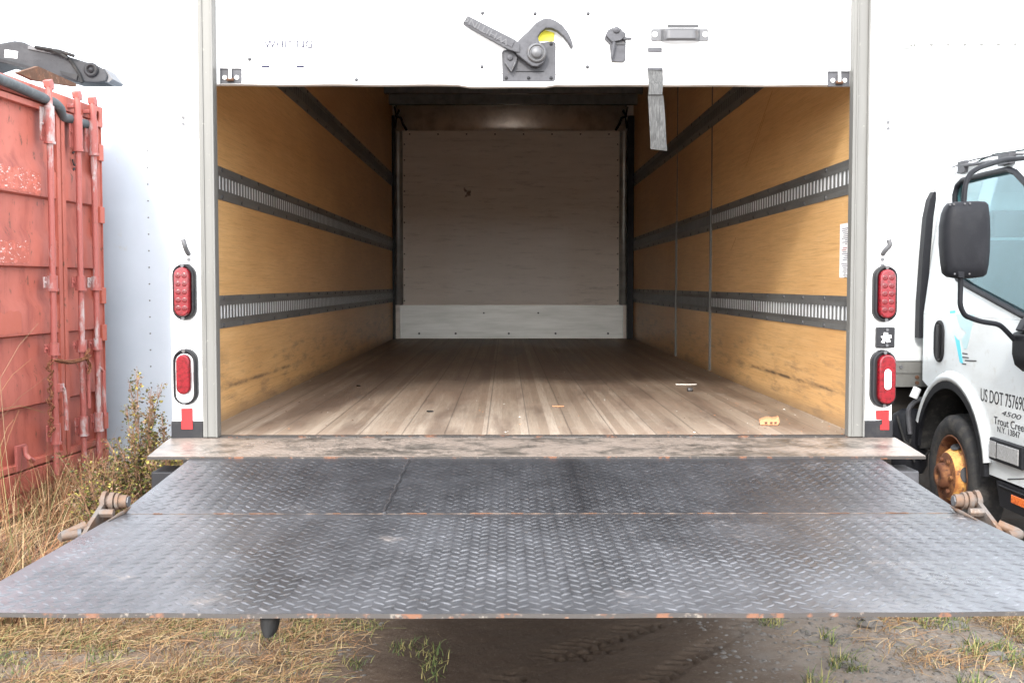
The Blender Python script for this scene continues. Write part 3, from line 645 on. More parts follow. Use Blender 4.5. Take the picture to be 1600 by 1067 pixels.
# pull handle
m = MB()
for a0, a1 in ((1017, 1035), (1090, 1107)):
    poly([(a0, 48), (a0 + 2, 46), (a1 - 1, 46), (a1, 64), (a0 + 2, 65), (a0, 63)], YD, .005, m, 0)
    c = dp((a0 + a1) / 2 - (3 if a0 < 1050 else -3), 55); m.lathe((c.x, YD - .005, c.z), (0, -1, 0), [(.010, 0), (.009, .003), (.0005, .004)], 14, 1)
pa = [dp(1033, 55, YD - .003), dp(1040, 54, YD - .04), dp(1089, 54, YD - .04), dp(1093, 55, YD - .003)]
for sgn, r_ in ((1, 0),):
    q = rounded(pa, .02, 5); mm = []
    for v in q: mm.append([v + Vector((0, .004, .022)), v + Vector((0, -.004, .014)), v + Vector((0, -.004, -.014)), v + Vector((0, .004, -.022)), v + Vector((0, .007, -.014)), v + Vector((0, .007, .014))])
    loft(m, mm, 0, cap=False, smooth=False)
poly([(1040, 44), (1088, 44), (1088, 49), (1040, 49)], YD - .047, .002, m, 2)
lab(m.build('pull_handle', ['zinc', 'sticker', 'ink'], dr, .002), 'horizontal bolted grab handle')
# pull strap hanging under its clip
m = MB(); poly([(1012, 75), (1034, 75), (1034, 82), (1012, 82)], YD, .006, m, 0); m.build('strap_clip', 'hardware', dr, .002); m = MB(); poly([(1011, 107), (1035, 107), (1035, 111), (1011, 111)], YD, .012, m, 0)
m.build('strap_clip', 'hardware', dr, .002)
sp = [(1023.5, 108, 12, -.010), (1024.5, 122, 11.5, -.016), (1025, 134, 11, -.030), (1024, 148, 11, -.034), (1024.5, 150, 12, -.028), (1026, 170, 12.5, -.022), (1027.5, 195, 12.5, -.028), (1028.5, 215, 12.5, -.026), (1029.5, 233, 13, -.018)]
m = MB(); A = []
for (cx, cy, hw, yo) in sp:
    a = dp(cx - hw, cy, YD + yo); b = dp(cx + hw, cy + (3 if cy > 225 else 0), YD + yo + .003 + .016 * max(0, (cy - 160) / 75)); t = Vector((0, .004, 0)); A.append([a, b, b + t, a + t])
loft(m, A, 0, cap=True, smooth=False); lab(m.build('pull_strap', 'strap', dr, .001), 'worn grey webbing pull strap hanging into the opening')
a = dp(1029.5, 234, YD - .018)
# --- steel sill plate behind the liftgate
def lugs(m, x0, x1, y0, y1, zf, cell, L, W, H, mi):
    vs = []; fs = []; i = 0; y = y0 + cell * .5
    t_out = [(-.5, 0), (-.3, -.36), (0, -.5), (.3, -.36), (.5, 0), (.3, .36), (0, .5), (-.3, .36)]
    d = cell / math.sqrt(2)                                     # lattice turned 45 degrees: each lug points at the side of its neighbour
    rows = int((y1 - y0) / d); cols = int((x1 - x0) / d)
    for jy in range(1, rows):
        for jx in range(1, cols):
            if (jx + jy) % 2: continue
            x = x0 + jx * d; y = y0 + jy * d; a_ = jx
            wr = float(vnoise(np.array(x + 20), np.array(y + 20), 3.0, 21)) * .7 + .3 * random.random(); Hh = H * (.35 + .9 * wr)
            an = (R(45) if a_ % 2 == 0 else R(-45)) + random.uniform(-.06, .06); ca, sa = math.cos(an), math.sin(an); b = len(vs)
            for a, c_ in t_out:
                px_, py_ = a * L, c_ * W; X_, Y_ = x + px_ * ca - py_ * sa, y + px_ * sa + py_ * ca; vs.append((X_, Y_, zf(Y_)))
            for a in (-.26, .26):
                X_, Y_ = x + a * L * ca, y + a * L * sa; vs.append((X_, Y_, zf(Y_) + Hh))
            fs += [(b, b + 1, b + 8), (b + 1, b + 2, b + 9, b + 8), (b + 2, b + 3, b + 9), (b + 3, b + 4, b + 9), (b + 4, b + 5, b + 9), (b + 5, b + 6, b + 9), (b + 6, b + 7, b + 8, b + 9), (b + 7, b, b + 8)]
    m.add(vs, fs, mi, True)
m = MB(); zt = ZF - .001
m.prism([(-1.172, -.008, zt), (1.365, -.008, zt), (1.365, -.03, zt), (1.316, -.43, zt), (-1.118, -.43, zt), (-1.172, -.03, zt)], (0, 0, -.009), 0)
m.prism([(-1.118, -.4302, zt - .001), (1.316, -.4302, zt - .001), (1.316, -.4302, zt - .010), (-1.118, -.4302, zt - .010)], (0, -.003, 0), 2)
lugs(m, -1.10, 1.30, -.41, -.02, lambda y: zt, .0285, .0320, .0078, .0012, 1)
m.build('sill_plate', ['sill_plate', 'sill_lug', 'lip_steel'], truck)
for i in range(14):                                            # dark strips painted as shadow in the gap between plate and floor edge
    x = rng.uniform(-.65, .75); L = rng.uniform(.03, .12); MB().box((x, -.0075 - rng.uniform(.001, .006), zt + .0006), (x + L, -.0055, zt + .0012 + .00005 * i)).build('gap_shadow_strip', 'gap_shadow', truck)
# dock bumper blocks and brackets under the sill corners
for side, x0, x1 in ((-1, -1.110, -1.0), (1, 1.20, 1.30)):
    m = MB(); m.box((x0, -.425, .955), (x1, -.30, 1.07), 0); xm = (x0 + x1) / 2
    m.lathe((xm, -.426, 1.005), (0, 1, 0), [(.022, -.004), (.022, .01), (.001, .012)], 16, 2); m.build('bumper_block', ['hardware' if side > 0 else 'black_paint', 'zinc', 'ink'], truck, .006)
    xb0, xb1 = ((-1.0, -.955) if side < 0 else (1.15, 1.20))
    MB().box((xb0, -.42, .80), (xb1, -.05, 1.098)).build('liftgate_upright', 'brown_rust', truck, .004)
MB().box((-1.02, -.33, .86), (1.22, -.22, 1.00)).box((-1.0, -.2, .55), (1.2, -.08, .68)).build('rear_crossmember', 'undercarriage', truck, .004)
# --- liftgate platform: two hinged sections of tread plate
YH, YFo, YE = -.432, -1.075, -1.958
z_h, z_f, z_e = 1.112, 1.070, 1.078
def zf1(y): t = (YH - y) / (YH - YFo); return z_h + (z_f - z_h) * t
def zf2(y): t = (YFo - y) / (YFo - YE); return z_f + (z_e - z_f) * t
XA, XB = -.985, 1.172
lg = MB(); T = .007
lg.prism([(XA, YH, zf1(YH)), (XB, YH, zf1(YH)), (XB, YFo + .004, z_f), (XA, YFo + .004, z_f)], (0, 0, -T), 0)
lg.box((XA + .02, YFo + .01, z_f - .09), (XA + .07, YH - .01, z_f - T - .004), 2); lg.box((XB - .07, YFo + .01, z_f - .09), (XB - .02, YH - .01, z_f - T - .004), 2)
lugs(lg, XA + .01, XB - .01, YFo + .01, YH - .012, zf1, .0285, .0330, .0078, .0022, 1)
l1 = lab(lg.build('platform_section', ['tread_plate', 'tread_lug', 'brown_rust'], truck), 'inner liftgate section of dark diamond plate')
lg = MB(); n = 50; ed = []
for i in range(n + 1):
    x = XA - .003 + (XB - XA + .008) * i / n; ye = YE + .002 * math.sin(i * .9) - .012 * math.sin(PI * i / n); ed.append(Vector((x, ye, zf2(ye) - .0002)))
lg.prism([Vector((XA - .003, YFo - .003, z_f)), Vector((XB + .005, YFo - .003, z_f))] + ed[::-1], (0, 0, -T), 0)
lugs(lg, XA + .01, XB - .004, YE - .006, YFo - .008, zf2, .0285, .0330, .0078, .0022, 1)
rimv = []; L0 = [v + Vector((0, -.0006, -.0002)) for v in ed]
lg.add(L0 + [v + Vector((0, -.002, -.0075)) for v in L0], [(i, i + 1, n + 2 + i, n + 1 + i) for i in range(n)], 2, False)
lab(lg.build('platform_section', ['tread_plate', 'tread_lug', 'lip_steel'], truck), 'outer liftgate section of paler diamond plate with rusty lip')
m = MB(); x = XA + .03; pts = []
while x < XB - .03: pts.append((x, YFo + rng.uniform(-.0015, .0015), z_f + .0004)); x += .012
m.tube(pts, [max(.0002, rng.normal(.0010, .0008)) for _ in pts], 5, 0); m.build('fold_weld', 'hinge_steel', truck)
for i in range(13):
    x = XA + .06 + i * .16 + rng.uniform(-.05, .05); L = rng.uniform(.015, .07); pts = [(x + L * k / 5, YFo + rng.uniform(-.002, .002), z_f + .001) for k in range(6)]
    m = MB(); m.tube(pts, [.0008 + .0018 * rng.random() for _ in pts], 6, 0); m.build('rust_flake', 'brown_rust', truck)
m = MB(); q = []
for k in range(34): t = k / 33; y = YH - .03 + (YFo - YH + .03) * t; q.append((-.30 - .012 * t + .002 * math.sin(k), y, zf1(y) + .002))
m.tube(q, [.003 + .0018 * (k % 2) for k in range(34)], 6, 0); m.build('weld_seam', 'tread_lug', truck)
# hinge arms at the fold
for side in (-1, 1):
    X0 = XA if side < 0 else XB; s_ = side
    m = MB(); m.mi = 0
    xo = X0 + s_ * .040
    prof = []
    for k in range(9): a = R(-10 + k * 25); prof.append((-1.045 + .024 * math.cos(a), z_f + .030 + .024 * math.sin(a)))
    pr = [(y, z) for y, z in prof] + [(-1.17, z_f - .010), (-1.21, z_f - .03), (-1.03, z_f - .03)]
    m.prism([(xo, y, z) for y, z in pr], (s_ * .011, 0, 0), 0)
    m.cyl((xo + s_ * .016, -1.045, z_f + .027), (xo - s_ * .052, -1.045, z_f + .027), .017, 16)
    m.cyl((xo - s_ * .008, -1.045, z_f + .027), (xo - s_ * .020, -1.045, z_f + .027), .024, 20, 0)
    m.cyl((xo - s_ * .024, -1.045, z_f + .027), (xo - s_ * .032, -1.045, z_f + .027), .022, 20, 0)
    m.cyl((xo - s_ * .034, -1.045, z_f + .027), (xo - s_ * .056, -1.045, z_f + .027), .014, 6, 1)
    m.cyl((xo - s_ * .0, -1.10, z_f + .008), (xo - s_ * .035, -1.10, z_f + .008), .011, 6, 0)
    m.tube([(X0 - s_ * .004, -1.00, z_f + .003), (X0 - s_ * .008, -1.08, z_f + .003), (X0 - s_ * .004, -1.17, z_f + .002)], [.003, .006, .002], 8, 0)
    m.build('hinge_bracket', ['hinge_steel', 'zinc'], truck, .002)
    m = MB(); m.tube(rounded([(xo + s_ * .012, -1.16, z_f - .01), (xo + s_ * .06, -1.19, z_f - .03), (xo + s_ * (.055 if side < 0 else .02), -1.20, z_f - .03)], .02), .012, 12, 0)
    if side < 0: m.cyl((xo - .022, -1.185, z_f - .026), (xo - .058, -1.20, z_f - .029), .011, 14, 0); m.cyl((xo - .016, -1.183, z_f - .026), (xo - .024, -1.186, z_f - .026), .014, 6, 1)
    m.build('linkage_rod', ['hinge_steel', 'zinc'], truck)
    m = MB(); xb = -.88 if side < 0 else 1.06
    m.prism([(xb, -.2, .64), (xb, -.2, .56), (xb, -1.0, .96), (xb, -1.0, 1.04)], (.03, 0, 0), 0); m.build('lift_arm', 'undercarriage', truck, .004)
# rubber roller hung under the outer section
x = aY(422, 970, -1.93).x; zz = aY(422, 985, -1.93).z
m = MB(); m.lathe((x, -1.93, zz + .026), (0, 1, 0), [(.004, -.02), (.012, -.02), (.024, -.013), (.026, 0), (.024, .013), (.012, .02), (.004, .02)], 24, 0)
m = MB(); rings = []
for (z_, rx) in ((zz - .004, .009), (zz - .001, .0125), (zz + .008, .0155), (zz + .016, .0165), (1.069, .017)):
    rings.append([Vector((x + rx * math.cos(2 * PI * k / 16), -1.93 + .03 * math.sin(2 * PI * k / 16), z_)) for k in range(16)])
loft(m, rings[::-1], 0); m.build('rubber_bumper', 'rubber', truck)
# --- chassis under the box
for x in (-.40, .50): MB().box((x, .1, .62), (x + .08, 8.8, .86)).build('chassis_rail', 'undercarriage', truck)
for y in (.3, 1.0, 1.7, 2.6, 3.8, 5.0, 6.2, 7.2): MB().box((XL, y, .87), (XR, y + .06, ZF - .031)).build('floor_crossmember', 'undercarriage', truck)
def wheel_mesh(parent, cx, cy, cz, s_, r=.405, w_=.21, rimm=('rim_rust', 'ink')):
    t = MB(); t.lathe((cx, cy, cz), (s_, 0, 0), [(.25, -.02), (.27, 0), (.33, .012), (.375, .004), (.398, -.02), (r, -.045), (r, -w_ + .045), (.398, -w_ + .02), (.33, -w_), (.26, -w_)], 56, 0)
    for k in range(56):
        a = 2 * PI * k / 56; a2 = a + .03
        for o_ in (-.05, -.11, -.16):
            c_ = Vector((cx + s_ * o_, cy + math.cos(a) * (r + .0), cz + math.sin(a) * (r + .0)))
            u_ = Vector((0, -math.sin(a), math.cos(a))); v_ = Vector((s_, 0, 0)); n_ = Vector((0, math.cos(a), math.sin(a)))
            q = [c_ + u_ * .014 + v_ * .022, c_ - u_ * .014 + v_ * .022, c_ - u_ * .014 - v_ * .022, c_ + u_ * .014 - v_ * .022]
            t.add([p + n_ * .006 for p in q], [(0, 1, 2, 3)], 0, False)
    wh = t.build('wheel', 'tyre', parent)
    return wh
for cy in (2.6,):
    for cx, s_ in ((-1.14, -1), (1.32, 1)):
        wh = wheel_mesh(truck, cx, cy, .405, s_)
        MB().lathe((cx, cy, .405), (s_, 0, 0), [(.26, -.01), (.24, -.05), (.22, -.12), (.12, -.12), (.08, -.02), (.001, -.01)], 32).build('rim', 'rim_rust', wh)
    MB().cyl((-1.0, cy, .405), (1.2, cy, .405), .07).build('rear_axle', 'undercarriage', truck)
# plain cab of our truck at its far end, hidden by the box
m = MB(); m.box((-.9, 7.7, .55), (1.1, 9.3, 2.4)); m.build('driver_cab', 'white', truck, .08)
for cx, s_ in ((-.93, -1), (1.13, 1)):
    wh = wheel_mesh(truck, cx, 8.4, .405, s_); MB().lathe((cx, 8.4, .405), (s_, 0, 0), [(.26, -.01), (.24, -.05), (.14, -.02), (.08, .04), (.001, .05)], 32).build('rim', 'rim_rust', wh)

# --- things lying in the box
c = aZ(1203, 665, ZF)
m = MB(); c.z = ZF + .003
m.prism([c + Vector(v) for v in ((-.036, 0, 0), (.03, -.004, 0), (.037, 0, .012), (.034, 0, .028), (.012, 0, .022), (-.01, 0, .026), (-.034, 0, .018), (-.04, 0, .014))], (.004, .03, .004), 0)
for dx, dz in ((-.02, .004), (0, .004), (.016, .004)): m.box((c.x + dx, c.y - .004, c.z + dz), (c.x + dx + .009, c.y - .001, c.z + dz + .008), 1)
tag(m.build('broken_block', ['wood_chip', 'brown_rust'], None, .001), 'broken orange-brown block lying on the cargo floor near the right wall', 'wood scrap')
c = aZ(1078, 612, ZF); m = MB(); m.lathe((c.x, c.y, c.z + .012), (1, .3, 0), [(.001, -.014), (.010, -.012), (.011, .012), (.001, .014)], 14, 0)
tag(m.build('crushed_cap', 'zinc', None), 'small shiny metal cap on the cargo floor further in', 'bottle cap')
for k, (a, b, L, l_, mt) in enumerate(((872, 635, .05, 'pale splinter lying flat near the middle of the cargo floor', 'wood_chip'), (1072, 601, .11, 'long thin white paper strip on the floor by the right wall', 'paper'), (672, 643, .03, 'small black crumb on the left half of the cargo floor', 'rubber'), (560, 603, .02, 'tiny black speck furthest left on the cargo floor', 'rubber'))):
    c = aZ(a, b, ZF + .002); m = MB(); m.prism([c + Vector(v) for v in ((-L / 2, 0, 0), (0, -.012, 0), (L / 2, -.004, 0), (L / 2 - .01, .012, 0), (-.01, .008, 0))], (0, 0, .004), 0)
    tag(m.build(('wood_splinter', 'paper_strip', 'rubber_crumb', 'rubber_crumb')[k], mt), l_, 'litter')
m = MB(); rc = random.Random(5)
for i in range(300):
    x = rc.uniform(XL + .02, XR - .02); y = rc.random() ** 1.5 * 4.5 + .03; s_ = rc.uniform(.001, .0026)
    if rc.random() < .4: x = XR - rc.random() ** 2 * .4 - .01
    a = rc.uniform(0, PI); u = Vector((math.cos(a), math.sin(a), 0)) * s_ * rc.uniform(1, 3); v_ = Vector((-u.y, u.x, 0)).normalized() * s_
    c = Vector((x, y, ZF + .0015)); m.add([c - u, c - v_, c + u, c + v_, c + Vector((0, 0, s_ * .8))], [(0, 1, 4), (1, 2, 4), (2, 3, 4), (3, 0, 4)], rc.choice((0, 1, 1, 2, 2)))
o = m.build('floor_crumbs', ['paper', 'wood_chip', 'brown_rust'], None); o['kind'] = 'stuff'; o['label'] = 'crumbs and grit scattered over the cargo floor'; o['category'] = 'debris'

# =================================================================== SHIPPING CONTAINER (left)
CC = Vector((-3.273, 5.26, .20)); tdir = Vector((-.068, -1, 0)).normalized(); ndir = Vector((-tdir.y, tdir.x, 0))
if ndir.x < 0: ndir = -ndir
TC = Matrix(((tdir.x, ndir.x, 0, CC.x), (tdir.y, ndir.y, 0, CC.y), (0, 0, 1, CC.z), (0, 0, 0, 1)))   # u along the doors towards us, v outward, z up
def cu(x, y):                                                  # sight line on the door plane -> (u, z)
    r = ray(x, y); d = (CC - CAM).dot(ndir) / r.dot(ndir); p = CAM + r * d; return (p - CC).dot(tdir), p.z - CC.z
HC = 2.88
cont = thing('shipping_container', 'faded red steel shipping container with locked end doors, standing in dry grass', 'container', CC)
def CM(): return MB(TC)
# body: frame, corrugated sides, roof
m = CM()
m.box((.0, -.10, -.14), (2.0, -6.05, .14)); m.box((.02, -.10, -.14), (1.98, -.01, .0)); m.box((.03, -.12, .14), (.06, -6.0, HC - .1)).box((1.94, -.12, .14), (1.97, -6.0, HC - .1)).box((.02, -.12, HC - .1), (1.98, -6.0, HC - .06)).box((0, -6.05, 0), (2.0, -6.0, HC))
for k in range(40):
    v = -.25 - k * .145
    m.box((.06, v, .14), (.0, v - .07, HC - .1)); m.box((1.97, v, .14), (2.0, v - .07, HC - .1))
m.build('container_body', 'container', cont)
m = CM(); m.box((.0, -.10, .17), (.055, -.012, HC - .16)).box((.0, -.10, .17), (.012, .0, HC - .16)).box((1.945, -.10, .17), (2.0, .0, HC - .16))
m.box((.055, -.10, HC - .11), (1.945, -.02, HC)); m.box((.055, -.10, .0), (1.945, -.0, .15)); m.build('door_frame', 'container', cont, .006)
m = CM(); q = [cu(34, 114), cu(60, 106), cu(66, 104), (cu(125, 131)), cu(125, 136), cu(60, 126)]
m.prism([(a, -.03, b) for a, b in q], (0, -.03, 0), 0); m.build('roof_lip', 'brown_rust', cont)
for u0 in (0, 1.826):
    for z0, nm in ((0, 'c'), (HC - .16, 'c')):
        m = CM(); oc = [(u0 + .09 + .026 * math.cos(a) , z0 + .08 + .045 * math.sin(a)) for a in [2 * PI * k / 14 for k in range(14)]]
        m.plate([(u0, .012, z0), (u0 + .175, .012, z0), (u0 + .175, .012, z0 + .162), (u0, .012, z0 + .162)], [[(a, .012, b) for a, b in oc]], (0, -.015, 0), 0)
        m.box((u0 + .001, -.16, z0 + .001), (u0 + .174, -.05, z0 + .161), 0); m.box((u0, -.05, z0), (u0 + .012, -.003, z0 + .162)); m.box((u0 + .163, -.05, z0), (u0 + .175, -.003, z0 + .162)); m.box((u0 + .012, -.05, z0 + .15), (u0 + .163, -.003, z0 + .162)); m.box((u0 + .012, -.05, z0), (u0 + .163, -.003, z0 + .012))
        m.box((u0 + .02, -.0495, z0 + .02), (u0 + .155, -.045, z0 + .14), 1)
        m.build('corner_casting', ['container', 'dark_recess'], cont, .003)
def doorp(u0, u1, par):
    m = CM(); prof = [(.17, -.038)]
    for z in (.60, 1.10, 1.585, 2.09): prof += [(z - .012, -.038), (z, 0), (z + .19, 0), (z + .27, -.038)]
    prof += [(HC - .13, -.038)]
    n = len(prof); P = [(u0 + .055, v - .012, z) for z, v in prof] + [(u1 - .055, v - .012, z) for z, v in prof]
    m.add(P, [(i, i + 1, n + i + 1, n + i) for i in range(n - 1)], 0, False)
    m.box((u0 + .055, -.1, .17), (u1 - .055, -.06, HC - .13))
    m.box((u0, -.055, .165), (u0 + .055, .0, HC - .13)).box((u1 - .055, -.055, .165), (u1, .0, HC - .13)); m.box((u0 + .055, -.055, .165), (u1 - .055, .002, .21)).box((u0 + .055, -.055, HC - .17), (u1 - .055, .002, HC - .128))
    return m.build('door', 'container', par, .003)
dR = doorp(.075, .708, cont); dL = doorp(.73, 1.93, cont)
lab(dR, 'right container door, seen almost edge on'); lab(dL, 'left container door with chipped pale ribs')
m = CM(); m.box((.708, -.05, .17), (.73, -.012, HC - .13)); m.build('door_gasket', 'dark_recess', cont)
# dark rubber pipe along the door tops
m = CM(); pts = [(1.98, .04, HC - .06), (1.5, .03, HC - .07), (.85, .03, HC - .10), (.77, .03, HC - .13), (.70, .0, HC - .17), (.5, .0, HC - .17), (.3, .0, HC - .17), (.16, 0, HC - .17)]
m.tube(rounded(pts, .05), .036, 12); m.build('top_seal', 'gasket', cont)
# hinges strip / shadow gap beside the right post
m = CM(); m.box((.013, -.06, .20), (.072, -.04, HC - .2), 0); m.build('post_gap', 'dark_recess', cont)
m = CM()
for z in (.28, 1.0, 1.30, 1.95, 2.45):
    m = CM(); m.box((.008, -.01, z), (.09, .018, z + .13)); m.build('door_hinge', 'orange_patch', cont, .004)
# lock rods with guides and cams
def rod(u, par, style):
    par = cont
    m = CM(); v = .048; m.cyl((u, v, .06), (u, v, HC + .03), .022, 14, 0); rd = m.build('lock_rod', ['rod_paint'], par)
    g = CM()
    for z, h in ((HC - .40, .26), (1.42, .10), (.95, .08), (.30, .14)):
        g = CM()
        g.cyl((u, v, z), (u, v, z + h), .035, 14); g.cyl((u, v, z - .012), (u, v, z + .006), .041, 14)
        g.box((u - .055, .0, z + .01), (u + .055, .012, z + h - .01)); g.box((u - .02, .01, z + .01), (u + .02, .03, z + h - .01))
        for s_ in (-1, 1): g.cyl((u + s_ * .042, .012, z + h / 2), (u + s_ * .042, .022, z + h / 2), .010, 6)
        g.build('rod_guide', 'rod_paint', rd, .003)
    g = CM(); g.cyl((u, v, HC - .14), (u, v, HC - .02), .024, 12); g.prism([(u - .045, v + .02, HC - .02), (u + .02, v + .02, HC - .01), (u + .035, v + .02, HC + .035), (u - .02, v + .02, HC + .055), (u - .05, v + .02, HC + .02)], (0, -.05, 0))
    g.box((u - .03, -.02, HC - .085), (u + .03, .03, HC - .055)); g.build('lock_cam', 'rod_paint' if style else 'brown_rust', rd, .004)
    return rd
rA = rod(.994, dL, 1); rB = rod(.538, dR, 1); rC = rod(.267, dR, 1)
# lock handles
m = CM(); m.tube(rounded([(.994, .075, .70), (.93, .085, .70), (.90, .085, .55), (.90, .085, .38)], .03), .014, 10); m.box((.93, .05, .67), (1.0, .09, .73)); m.build('lock_handle', 'rod_paint', dL, .003)
m = CM(); m.tube([(.538, .06, .86), (.50, .075, .8), (.49, .075, .5)], .014, 10); m.box((.34, .0, .70), (.40, .03, .86)); m.tube([(.267, .06, .8), (.22, .075, .76), (.21, .075, .4)], .015, 10); m.build('lock_handle', 'rod_paint', dR, .003)
u_, z_ = cu(33, 715); u_ = min(u_, 1.7); m = CM(); m.box((u_ - .07, -.012, z_ - .09), (u_ + .07, .008, z_ + .09)); m.tube([(u_, .03, z_ + .08), (u_, .035, z_ + .02), (u_ + .01, .06, z_ - .0), (u_ - .05, .06, z_ - .03)], .018, 10); m.build('handle_keeper', 'rod_paint', dL, .004)
# pale chipped areas on the ribs
for za, zb_, mt, ua, ub in ((2.095, 2.275, 'chipped', 1.03, 1.86), (1.595, 1.765, 'chipped', 1.22, 1.86), (1.11, 1.28, 'orange_patch', 1.35, 1.86)):
    rr = random.Random(int(za * 100)); n = 16
    P = [(ua + (ub - ua) * i / (n - 1), -.0108, za + .02 * rr.random()) for i in range(n)] + [(ub - (ub - ua) * i / (n - 1), -.0108, zb_ - .03 * rr.random()) for i in range(n)]
    m = CM(); m.prism(P, (0, .0014, 0), 0); m.build('chipped_paint', mt, dL)
m = CM()
for i, (uu, zz, k) in enumerate([(.42, 2.56, 0), (.42, 2.43, 1), (.42, 2.30, 2), (.42, 2.20, 0)]):
    pts = [(uu + .035 * math.cos(a), -.036, zz + .055 * math.sin(a)) for a in [R(40 + q * (280 + 30 * k) / 10) for q in range(11)]]
    m.tube(pts, .007, 6, 0)
m.build('stencil_mark', 'ink', dR)
m = CM(); 
for i in range(9): m.box((.13, .0, 2.2 + i * .035), (.19, .002, 2.2 + i * .035 + .022))
m.build('stencil_mark', 'sticker', dR)
# rusty chain looped round the rods
ch = thing('rusty_chain', 'rusty chain looped round the container lock rods and hanging down the left door', 'chain', TC @ Vector((1.0, .09, 1.1)))
def link(m, c, d, up, L=.026, Wd=.012, r=.0045):
    pts = []
    for k in range(12):
        a = 2 * PI * k / 12; pts.append(c + d * (L * math.cos(a)) + up * (Wd * math.sin(a)))
    pts.append(pts[0]); m.tube(pts, r, 6, 0, cap=False)
m = MB(); zc = cu(75, 562)[1]; path = []
for i in range(40): t = i / 39; path.append(Vector((1.06 - .55 * t, .092 + .01 * math.sin(t * 9), zc + .0 - .03 * math.sin(PI * t))))
for i in range(22): path.append(Vector((1.09 + .012 * math.sin(i * 1.3), .06 + .012 * math.cos(i * 2), zc - .01 - i * .026)))
for i in range(12): path.append(Vector((.57 + .03 * math.sin(i * .6), .11, zc + .04 - i * .016)))
path = [TC @ p for p in path]
for i in range(len(path) - 1):
    d = (path[i + 1] - path[i])
    if d.length > .2: continue
    d.normalize(); side_ = d.cross(ndir).normalized() if i % 2 else ndir.copy()
    side_ = (side_ - d * side_.dot(d)).normalized(); link(m, path[i], d, side_, .021, .012, .0048)
m.build('chain_links', 'chain_rust', ch)

# =================================================================== EXCAVATOR behind the container
EY = 5.75
ex = thing('excavator', 'dark grey excavator behind the container, its boom reaching out over the container roof', 'excavator', (-8.5, EY, 0))
def ep(x, y, Y=EY): return aY(x, y, Y)
out = [(-60, 96), (-30, 76), (0, 68), (22, 64), (36, 66), (60, 77), (90, 84), (118, 92), (150, 102), (162, 108), (168, 118), (166, 127), (150, 130), (118, 128), (70, 114), (30, 104), (0, 98), (-60, 118)]
m = MB(); m.prism([ep(a, b) for a, b in out], (0, .32, 0), 0); boom = m.build('boom', 'excavator_grey', ex, .012)
m = MB(); c = ep(143, 110); m.lathe(c, (0, -1, 0), [(.062, 0), (.060, .018), (.048, .024), (.034, .024), (.032, .010), (.024, .010), (.022, .020), (.001, .022)], 24, 0); m.build('boom_pin', 'black_paint', boom)
m = MB(); m.prism([ep(8, 78), ep(28, 81), ep(27, 92), ep(7, 90)], (0, -.004, 0)); m.build('data_plate', 'sticker', boom)
m = MB(); m.prism([ep(45, 72, EY - .005), ep(85, 82, EY - .005), ep(84, 85.5, EY - .005), ep(44, 77, EY - .005)], (0, -.01, 0)); m.build('shiny_ram', 'zinc', boom)
for pts in ([(55, 74), (80, 78), (95, 84), (108, 92), (116, 104), (124, 116), (128, 130)], [(70, 78), (92, 80), (116, 88)], [(78, 80), (98, 86), (106, 92)]):
    m = MB(); m.tube([ep(a, b, EY - .03 - .02 * math.sin(i)) for i, (a, b) in enumerate(pts)], .014, 8); m.build('hydraulic_hose', 'rubber', boom)
m = MB(); m.prism([ep(94, 111, EY - .004), ep(122, 118, EY - .004), ep(120, 126, EY - .004), ep(96, 117, EY - .004)], (0, -.01, 0)); m.build('dark_slot', 'black_paint', boom); m = MB(); m.prism([ep(0, 92, EY - .004), ep(60, 108, EY - .004), ep(60, 112, EY - .004), ep(0, 97, EY - .004)], (0, -.02, 0)); m.build('dark_slot', 'black_paint', boom)
m = MB(); m.prism([ep(162, 106, EY + .02), ep(176, 124, EY + .02), ep(170, 129, EY + .02), ep(160, 128, EY + .02)], (0, .28, 0)); m.build('boom_tip', 'zinc', boom)
p0 = ep(-60, 107); m = MB()
m.prism([(p0.x, EY, p0.z + .11), (-6.0, EY, 3.2), (-7.9, EY, 1.5), (-8.2, EY, 1.2), (-7.6, EY, 1.1), (-5.9, EY, 2.75), (p0.x, EY, p0.z - .10)], (0, .32, 0)); m.build('boom_root', 'excavator_grey', ex, .01)
MB().box((-10.9, 5.7, .95), (-8.0, 8.1, 2.0)).build('engine_house', 'excavator_grey', ex, .06)
MB().box((-9.1, 6.6, 2.0), (-8.0, 7.9, 2.75)).build('cab', 'excavator_grey', ex, .06)
for y in (5.6, 7.7):
    m = MB(); n = 24; P = [(-9.5 + 1.3 * (1 if math.cos(a) > 0 else -1) + .42 * math.cos(a), y, .43 + .42 * math.sin(a)) for a in [2 * PI * k / n for k in range(n)]]; m.prism(P, (0, .5, 0)); m.build('crawler_track', 'rubber', ex)

# =================================================================== WHITE BOX TRAILER left behind
tr = thing('box_trailer', 'plain pale grey-white box trailer parked between the red container and the open truck', 'trailer', (-2.9, 5.62, 0))
MB().box((-4.6, 5.62, .06), (-1.75, 12.4, 3.32)).build('trailer_box', 'trailer_skin', tr, .03)
m = MB()
for i in range(20): m.cyl((-3.02, 5.62, .4 + i * .14), (-3.02, 5.616, .4 + i * .14), .007, 8, 0)
m.build('rivet_row', 'alu', tr)
for cx, s_ in ((-4.6, -1), (-1.75, 1)):
    wh = wheel_mesh(tr, cx + s_ * -.02, 9.6, .405, s_); MB().lathe((cx + s_ * -.02, 9.6, .405), (s_, 0, 0), [(.26, -.01), (.2, -.08), (.08, -.04), (.001, -.03)], 24).build('rim', 'rim_rust', wh)

